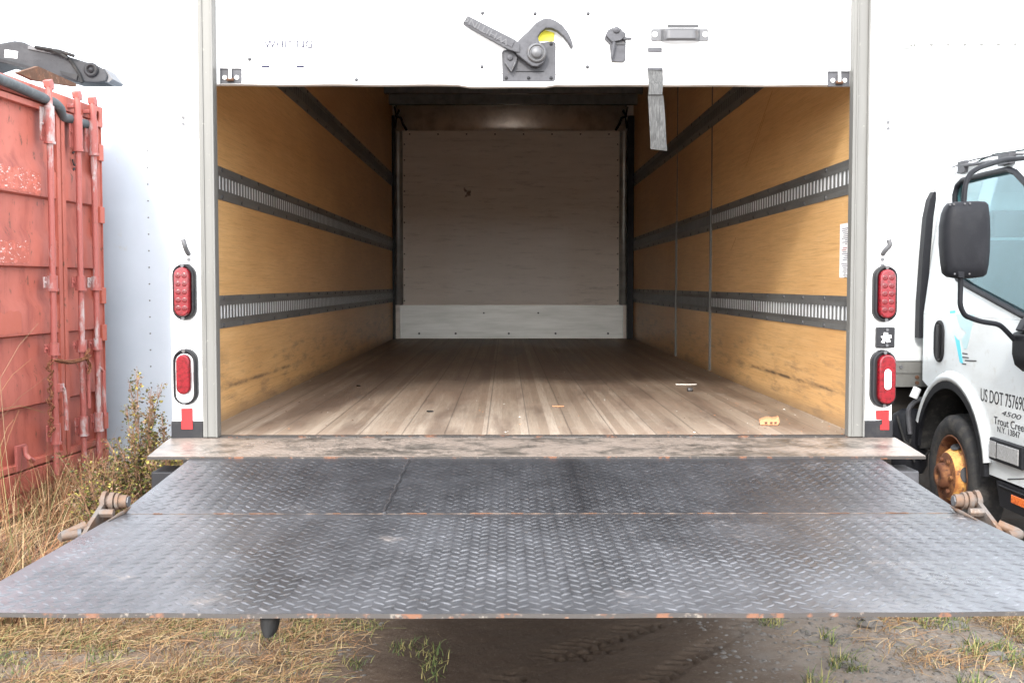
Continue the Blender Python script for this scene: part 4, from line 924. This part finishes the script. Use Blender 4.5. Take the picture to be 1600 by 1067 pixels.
# =================================================================== CAB-OVER TRUCK (right)
XS = 2.95
nb = thing('cab_over_truck', 'white cab-over box truck parked facing us on the right, black mirror and rusty front wheel', 'truck', (3.95, 3.3, 0))
def xs(z): return XS + max(0, z - 1.45) * .13
def sp_(x, y):                                                  # sight line on the cab side
    p = aX(x, y, XS)
    for _ in range(6): p = aX(x, y, xs(p.z))
    return p
YR = 3.98; WY, WZ = 3.44, .395
def yz(poly): return [Vector((xs(z), y, z)) for y, z in poly]
arch = []
for k in range(15): a = R(180 - k * 180 / 14); arch.append((WY - .585 * math.cos(a) , WZ + .05 + .585 * math.sin(a)))
arch = [(y, max(z, .5)) for y, z in arch]      # from front (small Y) ... computed below
arch = sorted(arch, key=lambda t: -t[0])
arch = [(WY + .575 * math.cos(R(8 + k * 164 / 16)), WZ + .05 + .585 * math.sin(R(8 + k * 164 / 16))) for k in range(17)]   # rear -> front over the top
arch[0] = (arch[0][0], .52); arch[-1] = (arch[-1][0], .50)
lower = [(YR, 1.45), (YR, .98), (3.86, .94)] + [(y, z) for y, z in arch if y < 3.84] + [(2.6, .50), (2.12, .50), (2.08, .9), (2.14, 1.45)]
win = [(sp_(a, b).y, sp_(a, b).z) for a, b in ((1492, 425), (1493, 305), (1497, 290), (1505, 282), (1540, 273), (1577, 265), (1588, 270), (1605, 288), (1618, 320))]
win += [(2.32, 1.50), (2.45, 1.50)] 
win = win[:9] + [(2.34, 1.78), (2.33, 1.47)] + [(sp_(1600, 502).y, 1.475), (sp_(1512, 446).y, sp_(1512, 446).z), (sp_(1498, 436).y, sp_(1498, 436).z)]
upper = [(YR, 1.45), (2.14, 1.45), (2.22, 1.9), (2.42, 2.30), (2.62, 2.44), (3.2, 2.47), (3.7, 2.43), (3.93, 2.36), (YR + .01, 2.2)]
def mirrorx(P): return [Vector((7.9 - p.x, p.y, p.z)) for p in P]
def side_panels(mx_):
    m = MB(); f = mirrorx if mx_ else (lambda P: P); d = (-.03 if mx_ else .03)
    m.prism(f(yz(lower)), (d, 0, 0), 0)
    W = [(y, max(z, 1.462)) for y, z in win]
    m.plate(f(yz(upper)), [f(yz(W))], (d, 0, 0), 0)
    return m
side_panels(False).build('cab_side', 'cab_white', nb, .004); side_panels(True).build('cab_side', 'cab_white', nb, .004)
# roof, back, front, floor
m = MB(); prof = [(YR, 2.2), (3.93, 2.36), (3.7, 2.44), (3.2, 2.48), (2.62, 2.45), (2.42, 2.31)]
n = len(prof); ws = [(0, 0), (.06, .035), (.2, .06), (1.0, .08), (1.8, .06), (1.94, .035), (2.0, 0)]
vs = []
for wx, dz in ws:
    for y, z in prof: vs.append((xs(z) + wx * (7.9 - 2 * xs(z)) / 2.0, y, z + dz * (1 if z > 2.35 else .4)))
m.add(vs, [(i * n + j, i * n + j + 1, (i + 1) * n + j + 1, (i + 1) * n + j) for i in range(len(ws) - 1) for j in range(n - 1)], 0, True)
m.build('cab_roof', 'cab_white', nb)
m = MB(); m.box((2.99, YR - .03, .95), (4.91, YR, 1.5), 0); m.box((3.06, YR - .03, 2.0), (4.84, YR, 2.3), 0); m.box((3.02, YR - .03, 1.5), (3.35, YR, 2.0), 0).box((4.55, YR - .03, 1.5), (4.88, YR, 2.0), 0); m.build('cab_back', 'cab_white', nb)
m = MB(); m.prism([(2.98, 2.10, .5), (4.92, 2.10, .5), (4.92, 2.14, 1.45), (2.98, 2.14, 1.45)], (0, .03, 0), 0); m.build('front_panel', 'cab_white', nb)
m = MB(); m.prism([(3.0, 2.15, 1.46), (4.9, 2.15, 1.46), (4.80, 2.42, 2.28), (3.10, 2.42, 2.28)], (0, .01, 0), 0); m.build('windscreen', 'cab_glass', nb)
m = MB(); m.box((2.99, 2.16, .95), (4.91, YR - .035, 1.0), 0); m.box((3.0, 2.18, 1.0), (4.9, 2.5, 1.40), 0)
for x0 in (3.1, 4.2): m.box((x0, 3.1, 1.0), (x0 + .55, 3.6, 1.3), 1); m.box((x0 + .03, 3.55, 1.3), (x0 + .52, 3.7, 1.95), 1); m.box((x0 + .15, 3.57, 1.97), (x0 + .40, 3.66, 2.15), 1)
m.build('cab_interior', ['dark_plastic', 'seat_cloth'], nb, .02)
for mxx in (False, True):
    f = mirrorx if mxx else (lambda P: P); W = [(y, max(z, 1.465)) for y, z in win]
    P = f([v + Vector((.012, 0, 0)) for v in yz(W)]); m = MB(); m.prism(P, (.004 if not mxx else -.004, 0, 0), 0); gw = m.build('door_window', 'cab_glass', nb)
    if not mxx:
        m = MB(); ring = [v + Vector((-.004, 0, 0)) for v in yz(W)]; m.tube(ring + [ring[0]], .020, 8, 0, cap=False); m.build('window_seal', 'dark_plastic', gw)
# door shut lines
m = MB()
pts = [(1504, 262), (1497, 290), (1480, 420), (1462, 470)]
q = [(2.24, 1.45), (2.24, .9), (2.36, .56), (2.60, .515)]
m.tube([Vector((XS - .0005, y, z)) for y, z in q], .004, 6); m.build('door_gap', 'ink', nb)
# flared white arch and black inner flare
m = MB(); A = [(WY + .605 * math.cos(R(a)), WZ + .05 + .605 * math.sin(R(a))) for a in range(24, 176, 8)]; L = []
for y, z in A:
    t = Vector((0, y - WY, z - WZ - .03)).normalized(); c = Vector((XS - .002, y, z)); L.append([c - t * .03 + Vector((.012, 0, 0)), c - t * .03 + Vector((-.03, 0, 0)), c + Vector((-.035, 0, 0)), c + t * .02 + Vector((-.022, 0, 0)), c + t * .040 + Vector((.006, 0, 0))])
loft(m, L, 0, cap=False); m.build('arch_flare', 'cab_white', nb)
m = MB(); L = []
for y, z in [(WY + .56 * math.cos(R(a)), WZ + .05 + .56 * math.sin(R(a))) for a in range(8, 180, 8)]:
    t = Vector((0, y - WY, z - WZ - .03)).normalized(); c = Vector((XS - .03, y, z)); L.append([c - t * .035 + Vector((.02, 0, 0)), c - t * .035, c + t * .03, c + t * .03 + Vector((.04, 0, 0))])
loft(m, L, 0, cap=False, smooth=False); m.build('arch_trim', 'dark_plastic', nb)
m = MB(); L = []
for a in range(5, 180, 8):
    y, z = WY + .55 * math.cos(R(a)), WZ + .05 + .55 * math.sin(R(a)); L.append([Vector((XS - .01, y, z)), Vector((XS + .4, y, z)), Vector((XS + .4, y, z + .01)), Vector((XS - .01, y, z + .01))])
loft(m, L, 0, cap=False); m.box((XS + .38, WY - .6, .3), (XS + .42, WY + .6, 1.0)); m.build('wheel_well', 'rubber', nb)
# lower belt fold along cab rear
m = MB(); m.tube([Vector((XS - .004, YR - .01, 1.02)), Vector((XS - .004, 3.75, 1.05))], .02, 8); 
# step sill with amber reflector
m = MB(); m.prism([(XS - .01, 2.74, .485), (XS - .01, 2.06, .485), (XS - .01, 2.06, .34), (XS - .01, 2.68, .34)], (.5, 0, 0), 0); m.box((XS - .02, 2.06, .455), (XS - .0105, 2.7, .47), 0)
stp = m.build('step_sill', 'dark_plastic', nb, .01)
a = aX(1568, 762, XS - .02); b = aX(1597, 772, XS - .02); MB().box((XS - .018, 2.28, .392), (XS - .0105, 2.52, .44)).build('amber_reflector', 'amber', stp, .003)
MB().box((3.0, 2.0, .38), (4.9, 2.10, .68)).build('front_bumper', 'cab_white', nb, .03)
# handle, side lamp
a = sp_(1469, 500); b = sp_(1469, 566); m = MB(); yc = a.y
lo = [[Vector((x_, yc + u, z_)) for u, z_ in stadium(0, (a.z + b.z) / 2, wd, a.z - b.z - dz)] for x_, wd, dz in ((XS + .002, .165, 0), (XS - .010, .165, 0), (XS - .014, .15, .015), (XS - .010, .11, .04), (XS - .004, .10, .05))]
loft(m, lo, 0); m.box((XS - .022, yc - .03, b.z + .03), (XS - .012, yc + .02, a.z - .03), 0); m.build('door_handle', 'black_paint', nb, .003)
a = sp_(1554, 682); b = sp_(1601, 716); y1, y0 = a.y, b.y; z1, z0 = a.z, a.z - .135
m = MB(); m.box((XS - .035, y0 - .03, z0), (XS, y1, z1), 0); fr = m.build('side_lamp', 'dark_plastic', nb, .01)
MB().box((XS - .039, y0 - .0, z0 + .022), (XS - .0345, y1 - .12, z1 - .022)).box((XS - .037, y1 - .10, z0 + .018), (XS - .0345, y1 - .012, z1 - .018)).build('lamp_lens', 'chrome_lamp', fr, .004)
# lettering and logo on the door
SIDE = Matrix(((0, 0, -1, 0), (-1, 0, 0, 0), (0, 1, 0, 0), (0, 0, 0, 1)))
def dtext(s, px, py, hpx, sx=.8, mt='ink', shear=0):
    p = sp_(px, py); size = hpx / FPX * (p.y - CAM.y) / .72
    text('lettering', s, size, Matrix.Translation((xs(p.z) - .0012, p.y, p.z)) @ SIDE, mt, nb, sx, .0006, 'LEFT', shear)
dtext('US DOT 757690', 1532, 625.5, 20.5, .78); dtext('4500', 1564, 648, 8, 3.0, 'hardware', .3); dtext('Trout Creek', 1553, 661.5, 12.5, 1.25); dtext('N.Y. 13847', 1558, 674, 9.5, 1.3)
m = MB(); P = lambda *q: [sp_(a, b) + Vector((-.0012, 0, 0)) for a, b in q]
m.prism(P((1484, 486), (1493, 485), (1505, 568), (1500, 566)), (-.0008, 0, 0), 0)
m.prism(P((1494, 490), (1524, 491), (1511, 545), (1506, 545), (1503, 530), (1510, 520), (1500, 510)), (-.0008, 0, 0), 1)
for i, (a, b, c_) in enumerate(((1504, 551, 8), (1504, 557, 10), (1508, 562, 18), (1504, 567, 6))): m.prism(P((a, b), (a + c_, b + 1), (a + c_, b + 3), (a, b + 2)), (-.0008, 0, 0), 2)
m.build('door_logo', ['turquoise', 'pale_teal', 'hardware'], nb)
# black air intake / seal strip behind the cab
m = MB(); q = [aY(1439, 528, 4.03), aY(1441, 470, 4.03), aY(1446, 400, 4.03), aY(1451, 340, 4.03), aY(1456, 312, 4.03), aY(1459, 300, 4.03)]
L = []
for i, p in enumerate(q):
    hw = (.024, .026, .026, .026, .022, .008)[i]; L.append([p + Vector((-hw, -.03, 0)), p + Vector((hw, -.03, 0)), p + Vector((hw, .06, 0)), p + Vector((-hw, .06, 0))])
loft(m, L, 0, smooth=False); m.build('air_intake', 'dark_plastic', nb, .006)
# wheel
wh = wheel_mesh(nb, XS, WY, WZ, -1, .402)
m = MB(); c = (XS, WY, WZ)
m.lathe(c, (-1, 0, 0), [(.262, -.016), (.268, -.002), (.258, .002), (.250, -.012), (.240, -.05), (.232, -.085), (.222, -.088)], 48, 0)
m.lathe(c, (-1, 0, 0), [(.226, -.088), (.205, -.06), (.165, .01), (.150, .028)], 48, 1)
m.lathe(c, (-1, 0, 0), [(.150, .028), (.138, .036), (.09, .032), (.085, .036)], 48, 0)
m.lathe(c, (-1, 0, 0), [(.085, .034), (.082, .075), (.070, .088), (.03, .09), (.028, .078), (.001, .078)], 32, 0)
for k in range(5):
    a = 2 * PI * k / 5 + .45; u = Vector((0, math.cos(a), math.sin(a))); t = Vector((0, -math.sin(a), math.cos(a))); nrm = (Vector((-.10, 0, 0)) + u * .07).normalized()
    ctr = Vector(c) + u * .192 + Vector((.022, 0, 0)); dsl = (u * .055 + Vector((.09, 0, 0))).normalized()
    P_ = [ctr + t * .050 * math.cos(b_) + dsl * .032 * math.sin(b_) + nrm * .005 for b_ in [2 * PI * j / 16 for j in range(16)]]
    m.add(P_, [tuple(range(16))], 2, False)
for k in range(6):
    a = 2 * PI * k / 6; p = Vector(c) + Vector((-.033, .112 * math.cos(a), .112 * math.sin(a))); m.cyl(p, p + Vector((-.022, 0, 0)), .016, 6, 0)
m.build('rim', ['rim_rust', 'rim_yellow', 'ink'], wh)
# rear tyres, chassis and box of the neighbour
m = MB(); BX = 2.76; m.box((BX, 4.12, 1.10), (5.2, 10.5, 3.62), 0); box = lab(m.build('cargo_box', 'cab_white', nb, .02), 'plain white cargo box above and behind the cab')
m = MB(); m.box((BX - .004, 4.11, .92), (5.2, 10.5, 1.02), 0); m.box((BX - .008, 4.10, 1.02), (5.2, 10.5, 1.10), 0)
for i in range(14):
    m.cyl((BX + .08 + i * .17, 4.10, 1.065), (BX + .08 + i * .17, 4.092, 1.065), .013, 10, 1 if i != 1 else 1)
for z in (.95, .99): m.cyl((BX + .20, 4.11, z), (BX + .20, 4.10, z), .014, 10, 2)
m.build('bottom_rail', ['alu', 'zinc', 'brown_rust'], box)
m = MB()
for i in range(9): p = aY(1419 + (5 if i == 0 else 10 + (i - 1) * 26.2), 71.5 - i * .25, 4.12); m.cyl(p, p + Vector((0, -.006, 0)), .010, 8)
a = aY(1411, 76, 4.12); m.box((a.x, 4.116, a.z - .004), (a.x + .055, 4.12, a.z + .004)); m.box((a.x + .1, 4.115, a.z + .028), (5.1, 4.12, a.z + .034)); m.build('rivet_row', 'alu', box)
m = MB(); a = aY(1596, 228, 4.12); m.box((a.x - .05, 4.115, a.z), (a.x + .03, 4.12, a.z + .012)); m.box((a.x - .12, 4.115, a.z - .02), (a.x - .10, 4.12, a.z - .012)); m.build('small_marks', 'alu', box)
for nm, a, b in (('chassis_rail', (3.35, 4.0, .55), (3.45, 10.4, .88)), ('chassis_rail', (4.45, 4.0, .55), (4.55, 10.4, .88)), ('battery_box', (2.86, 4.4, .42), (3.3, 5.4, .88)), ('fuel_tank', (2.9, 6.0, .4), (3.3, 7.0, .85))): MB().box(a, b).build(nm, 'undercarriage', nb, .02)
m = MB(); c = Vector((2.92, 4.12, .62))
loft(m, [[Vector((c.x + r_ * math.cos(a), c.y + r_ * .8 * math.sin(a), z)) for a in [2 * PI * k / 14 for k in range(14)]] for z, r_ in ((.30, .10), (.36, .13), (.60, .135), (.72, .12), (.76, .06))], 0); m.build('air_tank', 'dark_plastic', nb)
m = MB(); m.tube(rounded([(2.86, 3.95, .60), (2.85, 3.98, .78), (2.93, 3.96, .86), (3.05, 3.9, .80)], .05), .018, 8, 1)
m.tube([(2.88, 3.99, .56), (2.86, 3.98, .5), (2.90, 3.96, .40)], .008, 8, 0); m.tube([(2.80, 4.05, .72), (2.83, 3.98, .55), (2.95, 3.96, .42), (3.05, 3.97, .52)], .009, 8, 0); m.cyl((2.87, 3.93, .86), (2.90, 3.93, .93), .028, 10, 2); m.build('brake_hoses', ['rubber', 'hardware', 'sticker'], nb)
for cx, s_ in ((2.80, -1), (5.1, 1)):
    wr = wheel_mesh(nb, cx + .02, 8.6, .405, s_); MB().lathe((cx + .02, 8.6, .405), (s_, 0, 0), [(.26, -.01), (.22, -.10), (.1, -.08), (.001, -.03)], 24).build('rim', 'rim_rust', wr)
wr = wheel_mesh(nb, 4.95, WY, WZ, 1); MB().lathe((4.95, WY, WZ), (1, 0, 0), [(.26, -.01), (.16, .01), (.08, .04), (.001, .05)], 24).build('rim', 'rim_yellow', wr)
# mirror and its tubes
YM = 2.02
def mp(x, y, Y=YM): return aY(x, y, Y)
def shape(sc, Y):
    P_ = [(1481, 322), (1485, 317), (1495, 315.5), (1510, 314.5), (1530, 314), (1540, 315), (1544, 319), (1546.5, 340), (1547, 365), (1546.5, 390), (1544.5, 415), (1541, 430), (1536, 433), (1520, 435), (1500, 435.5), (1484, 433), (1478, 428), (1475, 408), (1473, 380), (1473.5, 352), (1477, 332)]
    cx, cy = 1510, 375; return [mp(cx + (a - cx) * sc, cy + (b - cy) * sc, YM) + Vector((0, Y - YM, 0)) for a, b in P_]
m = MB(); loft(m, [shape(.97, 2.09), shape(1, 2.07), shape(1.0, 2.03), shape(.985, 2.012), shape(.93, 1.996), shape(.72, 1.984), shape(.35, 1.978), shape(.02, 1.976)], 0, cap=True)
mir = m.build('side_mirror', 'dark_plastic', nb)
m = MB()
for a, b in ((1484, 320), (1490, 319.5), (1507, 318.5), (1515, 318.5), (1491, 428), (1514, 428)): p = mp(a, b, 1.998); m.cyl(p, p + Vector((0, -.008, 0)), .005, 8, 1)
m.prism([mp(a, b, 1.99) for a, b in ((1498, 434), (1497, 424), (1500, 417), (1504, 417), (1507, 424), (1507, 434))], (0, .02, 0), 0); m.build('mirror_clamp', ['dark_plastic', 'zinc'], mir, .002)
f2 = lambda x, y, Y: aY(x, y, Y)
m = MB(); pts = rounded([mp(1506, 318, 2.04), mp(1508, 290, 2.05), f2(1515, 272, 2.07), f2(1530, 262, 2.12), f2(1568, 250, 2.30), f2(1606, 247, 2.42)], .06); m.tube(pts, .014, 12); m.build('mirror_arm', 'dark_plastic', mir); m = MB()
m.tube(rounded([mp(1501, 434, 2.03), mp(1500, 478, 2.03), f2(1507, 493, 2.04), f2(1530, 502, 2.10), f2(1562, 507, 2.2), f2(1575, 520, 2.24), f2(1584, 530, 2.26)], .05), .014, 12)
m.build('mirror_arm', 'dark_plastic', mir)
m = MB(); L = []
for z_, k in ((1.40, .75), (1.385, 1), (1.27, 1), (1.21, .92), (1.175, .7)):
    cx_, cy_ = XS + .02, 2.20; L.append([Vector((cx_ - .155 * k, cy_ + .10 * k, z_)), Vector((cx_ - .155 * k, cy_ - .10 * k, z_)), Vector((cx_ + .02, cy_ - .14 * k, z_)), Vector((cx_ + .02, cy_ + .14 * k, z_))])
loft(m, L[::-1], 0, smooth=False); m.prism([(2.80, 2.15, 1.40), (2.94, 2.15, 1.40), (2.94, 2.15, 1.50), (2.90, 2.15, 1.52), (2.83, 2.15, 1.46)], (0, .09, 0)); m.build('mirror_base', 'dark_plastic', nb, .012)
m = MB(); a = sp_(1508, 259); m.box((a.x - .03, a.y - .06, a.z - .05), (a.x + .0, a.y + .06, a.z + .03)); b = sp_(1578, 250); m.box((b.x - .04, b.y - .08, b.z - .03), (b.x, b.y + .08, b.z + .04))
m.tube([a + Vector((-.02, 0, 0)), b + Vector((-.03, 0, 0))], .012, 10); m.tube(rounded([sp_(1488, 262) + Vector((-.004, 0, .0)), sp_(1520, 250), sp_(1560, 242), sp_(1600, 241)], .1), .006, 8)
m.build('roof_bracket', 'hardware', nb, .004)

# =================================================================== GRASS, WEEDS, STONES
def blades(name, mt, N, reg, hmin, hmax, flat, wid=.0035, label='', cat='grass', seed=1, dens=None, skip=None):
    r = np.random.default_rng(seed); V = []; F = []
    c = 0; x0, x1, y0, y1 = reg
    tries = 0
    while c < N and tries < N * 8:
        tries += 1; x = r.uniform(x0, x1); y = r.uniform(y0, y1)
        if dens is not None and r.random() > dens(x, y): continue
        h = r.uniform(hmin, hmax) * (0.6 + .4 * r.random()); a = r.uniform(0, 2 * PI); lean = (r.uniform(.2, 1.0) if flat else r.uniform(.02, .45))
        d = np.array([math.cos(a), math.sin(a)]); s = np.array([-d[1], d[0]]) * wid * r.uniform(.5, 1.3); z0 = gz(x, y) - .004; b = len(V)
        K = 4
        bend = r.uniform(.2, .9)
        for k in range(K):
            t = k / (K - 1); out_ = h * (lean * t + bend * t * t * .6); up = h * max(.02, (1 - lean * .85)) * t * (1 - bend * .45 * t)
            if flat: up = min(up, .05 + .03 * r.random()) * (1 - .3 * t)
            wq = 1 - t * .85
            px_, py_ = x + d[0] * out_, y + d[1] * out_
            V.append((px_ - s[0] * wq, py_ - s[1] * wq, z0 + up)); V.append((px_ + s[0] * wq, py_ + s[1] * wq, z0 + up + .001))
        for k in range(K - 1): F.append((b + 2 * k, b + 2 * k + 1, b + 2 * k + 3, b + 2 * k + 2))
        c += 1
    me = bpy.data.meshes.new(name); me.from_pydata(V, [], F); me.materials.append(MATS[mt]); o = bpy.data.objects.new(name, me); S.collection.objects.link(o)
    o['kind'] = 'stuff'; o['label'] = label; o['category'] = cat; return o
def patch(x, y): return float(vnoise(np.array(x + 50.), np.array(y + 50.), 3.2, 11))
blades('dry_grass', 'straw', 12000, (-2.75, -.55, .45, 2.4), .06, .22, True, .0022, 'flattened straw-coloured grass on the left under the liftgate', seed=2,
       dens=lambda x, y: np.clip(1.25 * np.clip((-.62 - x) / .9, 0, 1) ** .8, 0, 1) * np.clip((patch(x, y) - .30) * 2.6, .05, 1))
blades('dry_grass', 'straw', 1500, (-2.7, -.8, .5, 2.2), .05, .16, False, .0022, 'short upright dry grass tufts on the left ground', seed=12, dens=lambda x, y: np.clip((patch(x + 7, y) - .5) * 3, 0, 1))
blades('green_grass', 'green_grass', 1700, (-2.7, -.25, .5, 1.9), .03, .09, False, .0026, 'small green grass tufts among the straw on the left', seed=3, dens=lambda x, y: float(patch(x * 1.7 + 3, y * 1.7) > .72) * (1 if x < -.3 else .4))
blades('dry_grass', 'straw', 6500, (1.1, 3.0, .45, 2.2), .05, .20, True, .0022, 'dry grass thatch on the right edge of the dirt', seed=4, dens=lambda x, y: np.clip((x - 1.25) / 1.2, 0, 1) * np.clip((patch(x, y) - .45) * 3.5, .02, 1))
blades('green_grass', 'green_grass', 2600, (1.1, 3.0, .5, 1.9), .03, .13, False, .0032, 'green and yellow grass tufts on the right of the dirt', seed=5, dens=lambda x, y: float(patch(x * 1.5 + 9, y * 1.5) > .66))
blades('tall_dry_grass', 'red_straw', 6500, (-3.25, -1.9, 1.3, 5.2), .28, .80, False, .0032, 'tall reddish dry grass growing along the foot of the container', seed=6, dens=lambda x, y: np.clip(1.2 - (x + 3.25) / 1.1, .1, 1) * np.clip((patch(x * .8, y * .8) - .1) * 1.8, .1, 1))
blades('tall_dry_grass', 'straw', 1500, (-3.2, -1.5, 3.6, 6.6), .15, .5, False, .0035, 'dry grass between the container and the trailer', seed=8)
def weed(x, y, h, n, seed, label, spread=.35):
    r = random.Random(seed); t = thing('weed_plant', label, 'weed', (x, y, 0), 'dried weeds beside the container')
    st = MB(); lf = MB()
    for i in range(n):
        a = r.uniform(0, 2 * PI); hh = h * r.uniform(.45, 1); sp1 = spread * r.uniform(.15, 1)
        p0 = Vector((x + r.uniform(-.05, .05), y + r.uniform(-.05, .05), 0)); p2 = p0 + Vector((math.cos(a) * sp1, math.sin(a) * sp1, hh)); p1 = p0 + Vector((math.cos(a) * sp1 * .2, math.sin(a) * sp1 * .2, hh * .6))
        q = bez(p0, p1, p2, 8); st.tube(q, [.006 - .0045 * k / 8 for k in range(9)], 5, 0, cap=False)
        for j in range(int(200 * hh / .8)):
            f = r.uniform(.12, 1); k = min(7, int(f * 8)); c = q[k].lerp(q[k + 1], f * 8 - k)
            d = Vector((r.gauss(0, 1), r.gauss(0, 1), r.gauss(.2, .7))).normalized(); c = c + d * r.uniform(.005, .055) * (1.15 - f * .6); L = r.uniform(.012, .036) * (1.2 - f * .5)
            s_ = d.cross(Vector((r.random(), r.random(), r.random()))).normalized() * L * .38; nrm = d.cross(s_).normalized() * L * .18
            lf.add([c, c + d * L * .5 + s_ + nrm, c + d * L, c + d * L * .5 - s_ + nrm], [(0, 1, 2, 3)], 0, False)
            if r.random() < .25: st.tube([q[k], c], .0012, 4, 0, cap=False)
    st.build('stem', 'weed_stem', t); o = lf.build('leaf', 'weed_leaf', t); o.name = 'foliage'
weed(-2.30, 3.15, 1.12, 22, 1, 'tallest dried brown weed with seed heads at the container corner', .22)
weed(-2.08, 3.0, .74, 34, 2, 'low bushy yellow-green weed nearest the open truck', .30)
weed(-2.42, 2.85, .68, 30, 3, 'rusty brown bushy weed in front of the container post', .26)
weed(-1.72, 3.9, .78, 7, 4, 'thin leaning weed with yellow leaves beside the truck corner post', .35)
weed(-2.25, 3.6, .80, 26, 5, 'dense greenish weed rising behind the others, against the pale trailer', .3)
# long bare stalks leaning across the container door
m = MB()
for (a, b) in (((-10, 668), (72, 590)), ((-10, 628), (50, 560)), ((0, 592), (60, 505)), ((-5, 640), (70, 645)), ((0, 700), (22, 655)), ((-4, 745), (30, 640))):
    p = aY(a[0], a[1], 1.95); q = aY(b[0], b[1], 2.15); g0 = Vector((p.x + .12, p.y - .05, 0)); mid = (p + q) / 2 + Vector((0, 0, .03)); m.tube([g0, Vector((p.x + .02, p.y, p.z * .7)), p, mid, q], [.002, .0017, .0014, .0010, .0006], 5, 0, cap=False)
o = tag(m.build('grass_stalks', 'straw'), 'long bare straw stalks arching in front of the red container door', 'grass'); o['kind'] = 'stuff'
# stones
def stones(name, N, reg, smin, smax, seed, label, dens=None):
    r = random.Random(seed); m = MB(); c = 0
    while c < N:
        x = r.uniform(reg[0], reg[1]); y = r.uniform(reg[2], reg[3])
        if dens and r.random() > dens(x, y): continue
        s_ = smin + (smax - smin) * r.random() ** 3; sx, sy, sz = s_ * r.uniform(.7, 1.5), s_ * r.uniform(.7, 1.2), s_ * r.uniform(.3, .6); a0 = r.uniform(0, PI)
        z = gz(x, y); P_ = []
        for (zz, k) in ((-.4, .9), (.2, 1), (.75, .62)):
            for q in range(6):
                a = 2 * PI * q / 6 + zz; rr_ = k * r.uniform(.8, 1.1); X_, Y_ = sx * rr_ * math.cos(a), sy * rr_ * math.sin(a); P_.append((x + X_ * math.cos(a0) - Y_ * math.sin(a0), y + X_ * math.sin(a0) + Y_ * math.cos(a0), z + zz * sz))
        P_.append((x, y, z + sz * .95)); fs = [(i * 6 + q, i * 6 + (q + 1) % 6, (i + 1) * 6 + (q + 1) % 6, (i + 1) * 6 + q) for i in range(2) for q in range(6)] + [(12 + q, 12 + (q + 1) % 6, 18) for q in range(6)]
        m.add(P_, fs, 0, False); c += 1
    o = m.build(name, 'stone'); o['kind'] = 'stuff'; o['label'] = label; o['category'] = 'gravel'; return o
stones('gravel', 5200, (-2.7, 2.9, .45, 2.2), .003, .017, 1, 'loose gravel and small stones pressed into the dirt', lambda x, y: (0 if -.7 < x < .85 else .05) + .95 * min(1, max(0, (x - .75) / .8)) + .25 * (x < -.6))
stones('rocks', 46, (1.45, 2.6, .6, 1.7), .02, .075, 2, 'larger flat pale stones half buried on the right')

for nm, v in (('dirt', .08), ('stone', .15), ('hardware', .22), ('dark_plastic', .16), ('strap', .1), ('zinc', .3), ('alu', .25), ('embossed', .2), ('black_paint', .2), ('excavator_grey', .2), ('tyre', .12), ('rubber', .12), ('undercarriage', .1), ('straw', .15), ('red_straw', .15), ('green_grass', .2), ('weed_leaf', .15), ('gasket', .2), ('hinge_steel', .25), ('brown_rust', .15), ('rim_rust', .2)):
    MATS[nm].node_tree.nodes['Principled BSDF'].inputs['Specular IOR Level'].default_value = v
